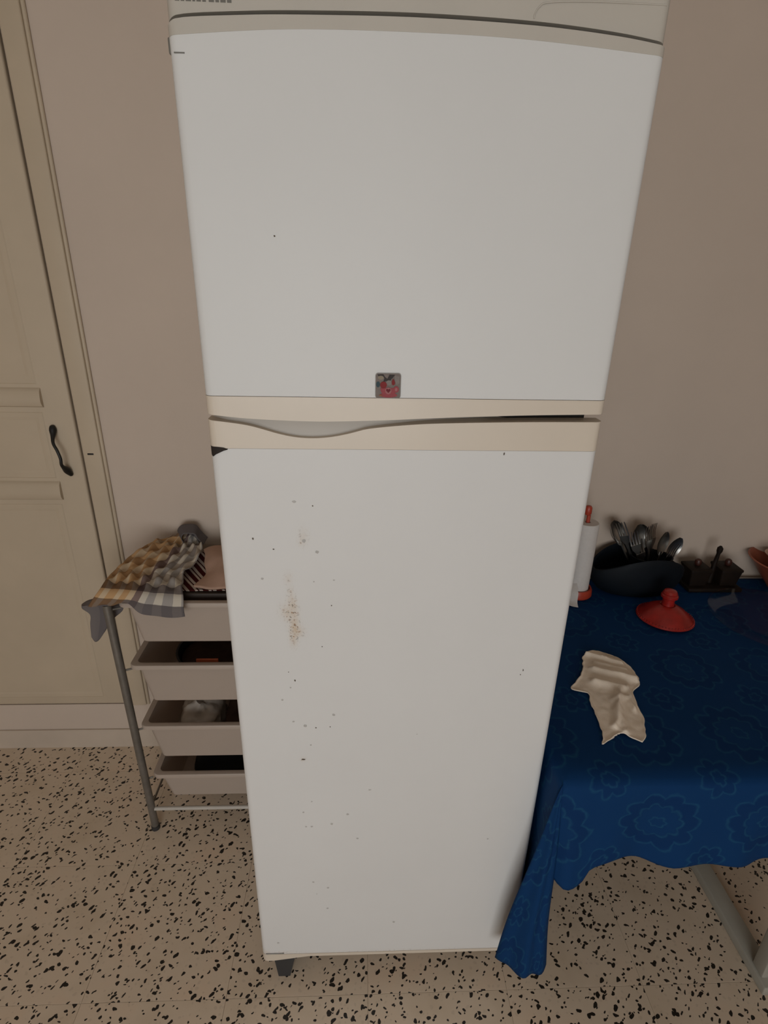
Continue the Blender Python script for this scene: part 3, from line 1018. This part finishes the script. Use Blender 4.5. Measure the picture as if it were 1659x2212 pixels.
# checked towel thrown over the rack top
NET = [[(-0.62, 0.700, 0.864), (-0.606, 0.706, 0.875), (-0.592, 0.708, 0.884), (-0.578, 0.708, 0.886), (-0.565, 0.706, 0.882), (-0.556, 0.702, 0.866), (-0.549, 0.698, 0.846)],
       [(-0.651, 0.675, 0.861), (-0.628, 0.675, 0.858), (-0.611, 0.675, 0.853), (-0.591, 0.675, 0.852), (-0.573, 0.675, 0.858), (-0.554, 0.675, 0.852), (-0.539, 0.675, 0.843)],
       [(-0.669, 0.63, 0.871), (-0.648, 0.63, 0.865), (-0.622, 0.63, 0.860), (-0.600, 0.63, 0.854), (-0.574, 0.63, 0.852), (-0.548, 0.63, 0.856), (-0.525, 0.63, 0.862)],
       [(-0.693, 0.57, 0.868), (-0.669, 0.57, 0.862), (-0.642, 0.57, 0.856), (-0.613, 0.57, 0.850), (-0.585, 0.57, 0.846), (-0.555, 0.57, 0.846), (-0.520, 0.57, 0.852)],
       [(-0.710, 0.51, 0.861), (-0.685, 0.51, 0.855), (-0.657, 0.51, 0.851), (-0.630, 0.51, 0.847), (-0.601, 0.51, 0.841), (-0.572, 0.51, 0.840), (-0.540, 0.51, 0.845)],
       [(-0.720, 0.455, 0.855), (-0.692, 0.455, 0.852), (-0.665, 0.455, 0.850), (-0.635, 0.455, 0.846), (-0.602, 0.455, 0.841), (-0.567, 0.455, 0.839), (-0.532, 0.455, 0.839)],
       [(-0.718, 0.405, 0.852), (-0.689, 0.405, 0.849), (-0.660, 0.405, 0.847), (-0.631, 0.405, 0.844), (-0.598, 0.405, 0.838), (-0.560, 0.405, 0.834), (-0.516, 0.405, 0.832)],
       [(-0.730, 0.387, 0.835), (-0.702, 0.387, 0.831), (-0.673, 0.387, 0.829), (-0.642, 0.387, 0.826), (-0.607, 0.385, 0.816), (-0.563, 0.385, 0.809), (-0.512, 0.385, 0.806)],
       [(-0.745, 0.384, 0.814), (-0.718, 0.384, 0.814), (-0.688, 0.384, 0.817), (-0.651, 0.384, 0.822), (-0.613, 0.379, 0.796), (-0.564, 0.377, 0.786), (-0.509, 0.379, 0.787)]]
P = patch(NET, 8, 8)
nr, nc = len(P), len(P[0])
for i in range(nr):
    for j in range(nc):
        v_, u_ = i / (nr - 1), j / (nc - 1)
        lie = max(0.0, min(1.0, (0.72 - v_) / 0.08)) * min(1, v_ / 0.15)
        P[i][j].z += lie * (0.0080 * math.sin(u_ * 34) * math.sin(v_ * 40) + 0.004 * noise.noise(Vector((u_ * 7, v_ * 9, 2))))
        if v_ > 0.8:
            P[i][j].y -= 0.003 * math.sin(u_ * 22) * (v_ - 0.8) / 0.2
TAIL = [[(-0.760, 0.384, 0.812), (-0.745, 0.384, 0.813), (-0.718, 0.384, 0.814), (-0.688, 0.384, 0.816)],
        [(-0.775, 0.415, 0.800), (-0.755, 0.415, 0.812), (-0.724, 0.415, 0.817), (-0.686, 0.412, 0.812)],
        [(-0.790, 0.436, 0.775), (-0.764, 0.437, 0.783), (-0.730, 0.440, 0.784), (-0.686, 0.438, 0.786)],
        [(-0.773, 0.436, 0.756), (-0.758, 0.437, 0.756), (-0.736, 0.442, 0.761), (-0.691, 0.438, 0.765)],
        [(-0.777, 0.434, 0.726), (-0.764, 0.435, 0.723), (-0.745, 0.440, 0.725), (-0.717, 0.438, 0.742)],
        [(-0.780, 0.433, 0.689), (-0.773, 0.434, 0.673), (-0.761, 0.438, 0.680), (-0.741, 0.438, 0.712)]]
TP = patch(TAIL, 8, 6)
LOOP = []
for k_ in range(4):
    y_ = 0.712 - 0.016 * k_
    s_ = 1.0 - 0.10 * k_
    LOOP.append([(-0.612 + 0.008 * k_, y_, 0.852), (-0.618 + 0.008 * k_, y_, 0.872 * s_ + 0.86 * (1 - s_)), (-0.604 + 0.006 * k_, y_, 0.890 * s_ + 0.866 * (1 - s_)), (-0.580 + 0.004 * k_, y_, 0.894 * s_ + 0.866 * (1 - s_)), (-0.560 + 0.003 * k_, y_, 0.890 * s_ + 0.862 * (1 - s_)), (-0.545, y_, 0.868), (-0.530, y_, 0.850)])
LP = patch(LOOP, 6, 4)
tw = cloth_obj('checked_towel', P, CHECKS, 0.0022, uvf=lambda v, u, p: (u, v), extra=[(TP, lambda v, u, p: (0.60 + 0.12 * u, 0.86 + 0.14 * v)), (LP, lambda v, u, p: (0.67 + 0.05 * u, 0.87 + 0.1 * v))])
tag(tw, 'yellow and grey checked kitchen towel draped over the rack', 'towel')

# basket 2: pan and packet
pn = empty('frying_pan', (-0.498, 0.560, 0.478))
tag(pn, 'black round pan lying in the second basket', 'pan')
MB().lathe([(0, 0.478), (0.080, 0.478), (0.094, 0.484), (0.110, 0.560), (0.112, 0.562), (0.106, 0.562), (0.092, 0.495), (0.078, 0.4855), (0, 0.4855)], 48, (-0.498, 0.562, 0.0)).build('pan_shell', BLACKP, pn)
MB().lathe([(0, 0.540), (0.05, 0.543), (0.0975, 0.540), (0.0975, 0.536), (0, 0.534)], 40, (-0.498, 0.562, 0.0)).build('pan_lining', BROWNF, pn)
pk = MB().box(-0.030, 0.030, -0.003, 0.003, -0.05, 0.05, 0.002, Matrix.Translation((-0.490, 0.4450, 0.556)) @ Matrix.Rotation(math.radians(-3), 4, 'X')).build('food_packet', ORANGE)
tag(pk, 'flat orange packet standing in front of the black pan', 'packet')
# basket 3
lump('crumpled_bag', (-0.548, 0.535, 0.330), (0.064, 0.082, 0.060), BAGW, 'crumpled white bag in the third basket', 'bag', 3, 2.4, 0.30, 16)
lump('folded_cloth', (-0.442, 0.545, 0.326), (0.036, 0.088, 0.052), BROWNF, 'dark brown cloth beside the crumpled white bag', 'cloth', 8, 3.0, 0.14, 14)
# basket 4
lump('rubbish_bag', (-0.493, 0.550, 0.158), (0.094, 0.098, 0.044), BLACKF, 'black plastic bag filling the lowest basket', 'bag', 5, 4.0, 0.08, 10)

# ------------------------------------------------------------------ table with blue cloth
ZT = 0.703
TX0, TX1, TY0, TY1 = 0.318, 1.52, -0.058, 0.740
table = empty('table', (0.9, 0.34, 0))
tag(table, 'pale table standing under the blue damask cloth', 'table')
MB().box(TX0, TX1, TY0, TY1, ZT - 0.030, ZT - 0.0035, 0.010).build('tabletop', TABLEW, table)
for lx, ya in ((0.372, 0.085), (0.924, -0.050)):
    MB().box(lx - 0.024, lx + 0.024, ya - 0.02, 0.705, 0.0, 0.028, 0.004).build('floor_rail', RAILW, table)
    for yy in (ya + 0.02, 0.66):
        MB().box(lx - 0.018, lx + 0.018, yy - 0.018, yy + 0.018, 0.028, ZT - 0.0265, 0.003).build('leg', RAILW, table)

CXL, CYF = 0.313, -0.063       # cloth edge lines: left and front
CXR, CYB = 1.524, 0.715
mbc = MB()
uvc = []


def addgrid(G, uvfn, flip=False):
    k0 = len(mbc.f)
    mbc.grid(G)
    if flip:
        mbc.f[k0:] = [f[::-1] for f in mbc.f[k0:]]
    n_r, n_c = len(G), len(G[0])
    for i in range(n_r):
        for j in range(n_c):
            uvc.append(uvfn(i, j, G[i][j]))


NX, NY = 120, 70
topx = [CXL + (CXR - CXL) * k / NX for k in range(NX + 1)]
topy = [CYF + (CYB - CYF) * k / NY for k in range(NY + 1)]


def ztop(x, y):
    e = min(x - CXL, y - CYF)
    z = ZT + 0.0012 * noise.noise(Vector((x * 9, y * 9, 0)))
    if e < 0.035:
        z -= 0.009 * (1 - e / 0.035) ** 2
    return z


addgrid([[(x, y, ztop(x, y)) for x in topx] for y in topy], lambda i, j, p: (p[0], p[1]))


HEM = sm([(0.300, 0.470), (0.318, 0.455), (0.335, 0.443), (0.355, 0.437), (0.375, 0.441), (0.387, 0.456), (0.396, 0.484), (0.43, 0.503), (0.458, 0.505), (0.49, 0.497), (0.528, 0.486), (0.56, 0.487), (0.60, 0.496), (0.68, 0.492), (0.76, 0.481), (1.0, 0.49), (1.3, 0.485), (1.6, 0.49)])


def hem_front(x):
    return HEM(x)


ND = 34
G = []
for k in range(ND + 1):
    t_ = k / ND
    row = []
    for x in topx:
        zt0 = ztop(x, CYF)
        z = zt0 + (hem_front(x) - zt0) * t_
        y = CYF - 0.006 * math.sin(min(1, t_ * 6) * math.pi / 2) - t_ * (0.010 + 0.010 * math.sin(x * 21 + 0.8) + 0.006 * math.sin(x * 47))
        if x < 0.40:      # fold just right of the corner, pushed back under the edge
            y += t_ * 0.030 * math.exp(-((x - 0.318) / 0.016) ** 2) - t_ * 0.008 * math.exp(-((x - 0.355) / 0.026) ** 2)
        row.append((x, y, z))
    G.append(row)
addgrid(G, lambda i, j, p: (topx[j], CYF - 0.22 * (i / ND) * 1.0), True)
G = []
for k in range(ND + 1):
    t_ = k / ND
    row = []
    for y in topy:
        zt0 = ztop(CXL, y)
        z = zt0 + (0.16 + 0.01 * math.sin(y * 9) - zt0) * t_
        x = CXL - 0.005 * math.sin(min(1, t_ * 6) * math.pi / 2) + t_ * 0.003 * math.sin(y * 25)
        row.append((x, y, z))
    G.append(row)
addgrid(G, lambda i, j, p: (CXL - 0.54 * (i / ND), topy[j]))
# corner of the cloth: a long narrow fold hanging in front of the refrigerator
NCN, NCC = 44, 22
G = []
for k in range(NCN + 1):
    t_ = k / NCN
    w_ = t_ ** 0.92
    row = []
    for c in range(NCC + 1):
        s_ = c / NCC
        lx_ = 0.312 + (0.238 - 0.312) * w_
        rx_ = 0.3135 + (0.346 - 0.3135) * w_
        bell = math.sin(math.pi * s_)
        zend = 0.148 + 0.012 * math.sin(math.pi * s_) + 0.014 * s_ * s_ + 0.003 * math.sin(s_ * 14)
        zz = 0.697 + (zend - 0.697) * t_
        yy = -0.062 - 0.004 + w_ * (0.020 * (1 - s_) - 0.036 * bell - 0.012 * s_) - 0.005 * w_ * math.sin(s_ * 15 + 1)
        row.append((lx_ + (rx_ - lx_) * s_ + 0.004 * w_ * math.sin(t_ * 7), min(yy, -0.012), zz))
    G.append(row)
addgrid(G, lambda i, j, p: (CXL - 0.10 - 0.42 * (i / NCN) * math.cos(0.5 + 0.6 * j / NCC), CYF - 0.55 * (i / NCN) * math.sin(0.5 + 0.6 * j / NCC)), True)
# inner return of that fold back to the front drop
G2 = []
for k in range(NCN + 1):
    t_ = k / NCN
    a = Vector(G[k][-1])
    b = Vector((0.318 + 0.012 * t_, -0.050 - 0.004 * t_, a.z + 0.06 * t_))
    G2.append([a.lerp(b, c / 6) + Vector((0.006 * t_ * math.sin(math.pi * c / 6), 0, 0)) for c in range(7)])
addgrid(G2, lambda i, j, p: (p[0], p[2]), True)
cl = mbc.build('tablecloth', CLOTHBLUE, smooth=70, fix=False)
uvl = cl.data.uv_layers.new(name='UVMap')
vi = [0] * len(cl.data.loops)
cl.data.loops.foreach_get('vertex_index', vi)
uvl.data.foreach_set('uv', [c for i in vi for c in uvc[i]])
wd = cl.modifiers.new('join_edges', 'WELD')
wd.merge_threshold = 0.0004
sd = cl.modifiers.new('thickness', 'SOLIDIFY')
sd.thickness = 0.0015
sd.offset = 0
tag(cl, 'dark blue damask tablecloth with flower pattern, one corner hanging low', 'tablecloth')

# beige rag on the cloth
rows_px = [[(0.508, 0.329), (0.528, 0.333), (0.546, 0.326), (0.557, 0.315)],
           [(0.490, 0.308), (0.520, 0.316), (0.552, 0.312), (0.580, 0.298)],
           [(0.484, 0.286), (0.520, 0.290), (0.556, 0.286), (0.592, 0.268)],
           [(0.470, 0.258), (0.510, 0.260), (0.552, 0.254), (0.594, 0.240)],
           [(0.452, 0.228), (0.497, 0.230), (0.545, 0.228), (0.592, 0.218)],
           [(0.418, 0.192), (0.478, 0.202), (0.535, 0.205), (0.584, 0.203)],
           [(0.452, 0.176), (0.485, 0.178), (0.525, 0.180), (0.560, 0.180)],
           [(0.448, 0.148), (0.480, 0.146), (0.518, 0.148), (0.552, 0.150)],
           [(0.444, 0.110), (0.478, 0.108), (0.515, 0.110), (0.546, 0.112)],
           [(0.440, 0.070), (0.470, 0.072), (0.503, 0.076), (0.535, 0.072)],
           [(0.434, 0.042), (0.462, 0.050), (0.490, 0.060), (0.524, 0.046)],
           [(0.424, 0.023), (0.444, 0.036), (0.474, 0.052), (0.508, 0.028)]]
P = patch([[(x, y, ZT + 0.004) for x, y in r_] for r_ in rows_px], 14, 7)
ridges = [((0.495, 0.258), (0.585, 0.220), 0.012, 0.010), ((0.482, 0.214), (0.54, 0.190), 0.012, 0.010), ((0.53, 0.18), (0.47, 0.07), 0.010, 0.007), ((0.50, 0.32), (0.575, 0.28), 0.010, 0.006), ((0.555, 0.20), (0.535, 0.12), 0.008, 0.005), ((0.50, 0.150), (0.535, 0.160), 0.006, 0.006), ((0.51, 0.285), (0.575, 0.255), 0.007, 0.007), ((0.51, 0.16), (0.485, 0.055), 0.007, 0.009)]


def segd(p, a, b):
    a, b, p = Vector(a), Vector(b), Vector(p)
    t_ = max(0, min(1, (p - a).dot(b - a) / (b - a).length_squared))
    return (p - a.lerp(b, t_)).length


nr, nc = len(P), len(P[0])
for i in range(nr):
    for j in range(nc):
        p = P[i][j]
        e = min(1, min(j, nc - 1 - j) / 3, min(i, nr - 1 - i) / 3)
        z = 0.0
        for a, b, h, w_ in ridges:
            z += h * math.exp(-(segd((p.x, p.y), a, b) / w_) ** 2)
        p.z += z * e + 0.003 * abs(noise.noise(Vector((p.x * 45, p.y * 45, 4)))) + 0.003 * (1 - e)
        p.x += 0.004 * noise.noise(Vector((p.x * 30, p.y * 60, 7)))
tag(cloth_obj('cleaning_rag', P, RAG, 0.0022, off=1.0), 'crumpled beige rag lying on the blue tablecloth', 'rag')

# red lid
LC = Vector((0.792, 0.486, ZT + 0.001))
lid = empty('pot_lid', LC)
tag(lid, 'red glazed ceramic pot lid with a round knob, lying on the tablecloth', 'lid')
LM = Matrix.Rotation(math.radians(0.5), 3, 'Y') @ Matrix.Rotation(math.radians(-2), 3, 'X')
lc = LC + Vector((0, 0, 0.006))
MB().lathe([(0, 0.024), (0.020, 0.040), (0.030, 0.036), (0.050, 0.024), (0.066, 0.010), (0.0755, 0.002), (0.0765, 0.0), (0.0755, -0.002), (0.070, -0.001), (0.05, 0.014), (0.02, 0.026), (0, 0.022)], 64, lc, LM).build('dome', REDGLAZE, lid)
MB().lathe([(0, 0.034), (0.017, 0.036), (0.0155, 0.052), (0.0165, 0.060), (0.0225, 0.064), (0.0225, 0.070), (0.019, 0.0735), (0.0195, 0.0765), (0.016, 0.083), (0.008, 0.0865), (0, 0.087)], 36, lc, LM).build('knob', REDGLAZE, lid)
bead_me = None
for k in range(56):
    a = 2 * math.pi * k / 56
    if bead_me is None:
        bb = MB().lathe([(0, -0.0024), (0.0017, -0.0017), (0.0024, 0), (0.0017, 0.0017), (0, 0.0024)], 7)
        o = bb.build('bead', REDGLAZE, lid)
        bead_me = o.data
        o.matrix_parent_inverse = Matrix.Identity(4)
    else:
        o = bpy.data.objects.new('bead', bead_me)
        col.objects.link(o)
        o.parent = lid
    o.location = LM @ Vector((0.0735 * math.cos(a), 0.0735 * math.sin(a), 0.0042)) + (lc - LC)

# paper roll holder
RCx, RCy = 0.584, 0.622
ph = empty('paper_roll_holder', (RCx, RCy, ZT))
tag(ph, 'red plastic kitchen paper holder with base and knob, half hidden by the refrigerator', 'paper holder')
MB().lathe([(0, 0.0035), (0.043, 0.0035), (0.046, 0.008), (0.045, 0.024), (0.042, 0.030), (0.038, 0.030), (0.036, 0.020), (0, 0.020)], 40, (RCx, RCy, ZT)).build('base', REDPL, ph)
MB().tube([(RCx, RCy, ZT + 0.018), (RCx, RCy, ZT + 0.262)], 0.0055, 12).build('rod', REDPL, ph)
MB().lathe([(0, 0.262), (0.007, 0.263), (0.010, 0.268), (0.010, 0.285), (0.007, 0.290), (0, 0.291)], 20, (RCx - 0.004, RCy, ZT)).build('knob', REDPL, ph)
pr_ = empty('paper_roll', (RCx, RCy, ZT + 0.0205))
tag(pr_, 'white kitchen paper roll standing on the red holder', 'paper roll')
MB().lathe([(0.008, 0.0215), (0.0315, 0.0215), (0.0335, 0.0235), (0.0335, 0.236), (0.031, 0.240), (0.008, 0.240), (0.008, 0.0215)], 40, (RCx, RCy, ZT)).build('roll', PAPER, pr_)
net = [[(0.556, 0.650, ZT + 0.06), (0.560, 0.620, ZT + 0.06), (0.57, 0.598, ZT + 0.06)], [(0.534, 0.606, ZT + 0.036), (0.548, 0.582, ZT + 0.036), (0.568, 0.568, ZT + 0.038)], [(0.530, 0.588, ZT + 0.012), (0.545, 0.568, ZT + 0.012), (0.564, 0.555, ZT + 0.015)], [(0.528, 0.566, ZT + 0.006), (0.544, 0.548, ZT + 0.005), (0.562, 0.538, ZT + 0.006)]]
cloth_obj('loose_sheet', patch(net, 6, 6), PAPER, 0.0008, parent=pr_)

# dark bowl with cutlery
BC = Vector((0.775, 0.652, ZT))
bowl = empty('serving_bowl', BC)
tag(bowl, 'dark navy oval bowl with a wavy rim, full of cutlery', 'bowl')
SQ = Matrix.Diagonal((1.0, 0.52, 1.0))


def bmod(an, r, z, i):
    k = max(0.0, (z - 0.03) / 0.075)
    wav = 0.026 * math.cos(2 * (an - math.radians(-84))) + 0.004 * math.cos(an - math.radians(-60))
    return r, z + k * wav


MB().lathe([(0, 0.004), (0.105, 0.004), (0.116, 0.010), (0.134, 0.034), (0.143, 0.066), (0.143, 0.090), (0.140, 0.103), (0.136, 0.106), (0.132, 0.102), (0.135, 0.088), (0.132, 0.066), (0.125, 0.038), (0.10, 0.018), (0, 0.016)], 72, BC, SQ, bmod).build('bowl_shell', NAVY, bowl)
MB().lathe([(0, 0.018), (0.054, 0.018), (0.060, 0.100), (0.063, 0.116), (0.059, 0.117), (0.056, 0.112), (0.050, 0.024), (0, 0.022)], 40, BC + Vector((0.038, 0.0, 0)), Matrix.Diagonal((1.0, 0.78, 1.0))).build('cutlery_cup', NAVY, bowl)


def spoon_mesh():
    mb = MB()
    # handle from z=0 up to 0.115, bowl 0.115..0.175, facing -y
    pts = [(0.0030, 0.0), (0.0055, 0.004), (0.0055, 0.02), (0.0040, 0.06), (0.0030, 0.10), (0.0035, 0.118)]
    mb.prism([(w, z) for w, z in pts] + [(-w, z) for w, z in pts[::-1]], -0.0010, 0.0010)
    rows = []
    for i in range(13):
        v = i / 12
        z = 0.106 + 0.068 * v
        hw_ = 0.0235 * math.sin(math.pi * (0.03 + 0.94 * v)) ** 0.65 * (1 - 0.10 * (1 - v))
        rows.append([(hw_ * (j / 5 - 1), 0.009 * math.sin(math.pi * v) * (1 - (j / 5 - 1) ** 2) + 0.0, z) for j in range(11)])
    mb.grid(rows)
    mb.grid([[(x, y + 0.0012, z) for x, y, z in r[::-1]] for r in rows])
    return mb


def fork_mesh():
    mb = MB()
    pts = [(0.0030, 0.0), (0.0055, 0.004), (0.0055, 0.02), (0.0040, 0.06), (0.0030, 0.10), (0.0045, 0.116), (0.0115, 0.130), (0.0125, 0.142)]
    mb.prism([(w, z) for w, z in pts] + [(-w, z) for w, z in pts[::-1]], -0.0010, 0.0010)
    for k in range(4):
        cx_ = -0.0105 + 0.007 * k
        P_ = [[(cx_ - 0.0019, 0, 0.1405), (cx_ + 0.0019, 0, 0.1405)], [(cx_ - 0.0017, 0.003, 0.160), (cx_ + 0.0017, 0.003, 0.160)], [(cx_ - 0.0009, 0.001, 0.182), (cx_ + 0.0009, 0.001, 0.182)]]
        mb.grid(P_)
        mb.grid([[(x, y + 0.0014, z) for x, y, z in r[::-1]] for r in P_])
    return mb


spoon_o, fork_o = None, None
CUT = [('s', (0.672, 0.655, 0.934), 62, 'spoon seen nearly edge on, leftmost of the cutlery in the dark bowl'),
       ('f', (0.706, 0.672, 0.930), -30, 'dark steel fork beside the leftmost spoon'),
       ('f', (0.734, 0.640, 0.915), -6, 'bright fork with four tines, nearest the camera in the bowl'),
       ('s', (0.764, 0.668, 0.926), 20, 'bright spoon standing behind the nearest fork'),
       ('f', (0.792, 0.658, 0.926), 22, 'fork standing right of the bright upright spoon'),
       ('f', (0.822, 0.686, 0.922), 30, 'rearmost fork, behind the big leaning spoon'),
       ('s', (0.846, 0.655, 0.908), 28, 'big spoon leaning right in the middle of the cutlery'),
       ('s', (0.898, 0.662, 0.885), 14, 'rightmost spoon of the cutlery, leaning far over the bowl rim'),
       ('f', (0.884, 0.648, 0.872), 14, 'fork lying inside the rightmost spoon'),
       ('s', (0.694, 0.690, 0.928), 25, 'dark spoon standing behind the leftmost fork'),
       ('s', (0.786, 0.694, 0.915), -20, 'dark spoon behind the middle fork, close to the wall'),
       ('f', (0.756, 0.640, 0.888), 8, 'short fork standing low in front of the bright spoon')]
for kk, (kind, head, rz, lab) in enumerate(CUT):
    if kind == 's':
        if spoon_o is None:
            spoon_o = spoon_mesh().build('spoon', STAINLESS, smooth=50, fix=False)
            o = spoon_o
        else:
            o = spoon_o.copy()
            col.objects.link(o)
    else:
        if fork_o is None:
            fork_o = fork_mesh().build('fork', STAINLESS, smooth=40, fix=False)
            o = fork_o
        else:
            o = fork_o.copy()
            col.objects.link(o)
    head = Vector(head) - Vector((0, 0, 0.014))
    foot = Vector((BC.x + 0.038 + (head.x - 0.79) * 0.25, BC.y + (head.y - 0.662) * 0.6, ZT + 0.034))
    d = (head - foot).normalized()
    q = Vector((0, 0, 1)).rotation_difference(d)
    L_ = 1.14 * (0.172 if kind == 's' else 0.180)
    o.scale = (1.14, 1.14, 1.14)
    o.rotation_mode = 'QUATERNION'
    o.rotation_quaternion = q @ Matrix.Rotation(math.radians(rz), 3, 'Z').to_quaternion()
    o.location = head - d * L_
    tag(o, lab, 'spoon' if kind == 's' else 'fork', 'cutlery in the dark bowl')

# condiment set
CS = Vector((1.022, 0.668, ZT))
cs = empty('condiment_set', CS)
tag(cs, 'dark wooden condiment stand with upright stick handle on the table', 'condiment stand')
MB().box(CS.x - 0.085, CS.x + 0.085, CS.y - 0.045, CS.y + 0.045, ZT + 0.003, ZT + 0.016, 0.004).build('tray', WOODD, cs)
MB().tube([(CS.x + 0.002, CS.y, ZT + 0.014), (CS.x + 0.006, CS.y, ZT + 0.085), (CS.x + 0.009, CS.y, ZT + 0.115), (CS.x + 0.010, CS.y, ZT + 0.124), (CS.x + 0.0105, CS.y, ZT + 0.134), (CS.x + 0.011, CS.y, ZT + 0.141)], [0.0085, 0.0065, 0.0055, 0.0085, 0.0085, 0.003], 14).build('stick_handle', WOODD, cs)
for sx, lab in ((-1, 'square dark wooden pot with knobbed lid, beside the dark bowl'), (1, 'square dark wooden pot with knobbed lid, right of the stick handle')):
    px_ = CS.x + sx * 0.048
    k = empty('condiment_pot', (px_, CS.y, ZT + 0.016))
    tag(k, lab, 'pot', 'condiment pots')
    b = MB()
    b.loops([rloop(px_, CS.y, 0.026, 0.026, 0.006, ZT + 0.0165), rloop(px_, CS.y, 0.033, 0.033, 0.006, ZT + 0.066)], cap0=True, cap1=True)
    b.build('pot_body', WOODD, k)
    b = MB()
    b.loops([rloop(px_, CS.y, 0.0345, 0.0345, 0.006, ZT + 0.0665), rloop(px_, CS.y, 0.0345, 0.0345, 0.006, ZT + 0.072), rloop(px_, CS.y, 0.028, 0.028, 0.006, ZT + 0.076)], cap0=True, cap1=True)
    l_ = b.build('pot_lid', WOODD, k)
    MB().lathe([(0, 0.074), (0.006, 0.074), (0.0095, 0.080), (0.0105, 0.087), (0.0085, 0.094), (0.004, 0.097), (0, 0.0975)], 18, (px_, CS.y, ZT)).build('knob', WOODR, l_)

# terracotta bowl with pale dish at the right border
TC = Vector((1.262, 0.648, ZT))
tb = empty('terracotta_bowl', TC)
tag(tb, 'terracotta bowl at the right border of the picture', 'bowl')
MB().lathe([(0, 0.003), (0.050, 0.003), (0.056, 0.012), (0.082, 0.045), (0.108, 0.082), (0.122, 0.098), (0.117, 0.100), (0.103, 0.084), (0.076, 0.048), (0.050, 0.020), (0, 0.016)], 48, TC).build('bowl_shell', TERRA, tb)
pd = MB().lathe([(0, 0.0), (0.045, 0.0), (0.075, 0.012), (0.092, 0.030), (0.094, 0.033), (0.090, 0.033), (0.072, 0.016), (0.044, 0.004), (0, 0.004)], 48, TC + Vector((0.012, -0.012, 0.085)), Matrix.Rotation(math.radians(-8), 3, 'X')).build('dish', PINKW)
tag(pd, 'pale pink dish resting in the terracotta bowl', 'dish')

# clear glass plate
gp = MB().lathe([(0, 0.004), (0.085, 0.004), (0.092, 0.007), (0.150, 0.016), (0.164, 0.020), (0.166, 0.0225), (0.163, 0.0235), (0.149, 0.0195), (0.091, 0.0105), (0.084, 0.0075), (0, 0.0075)], 72, (1.085, 0.455, ZT)).build('glass_plate', GLASS)
tag(gp, 'clear glass plate on the tablecloth, cut by the right border', 'plate')
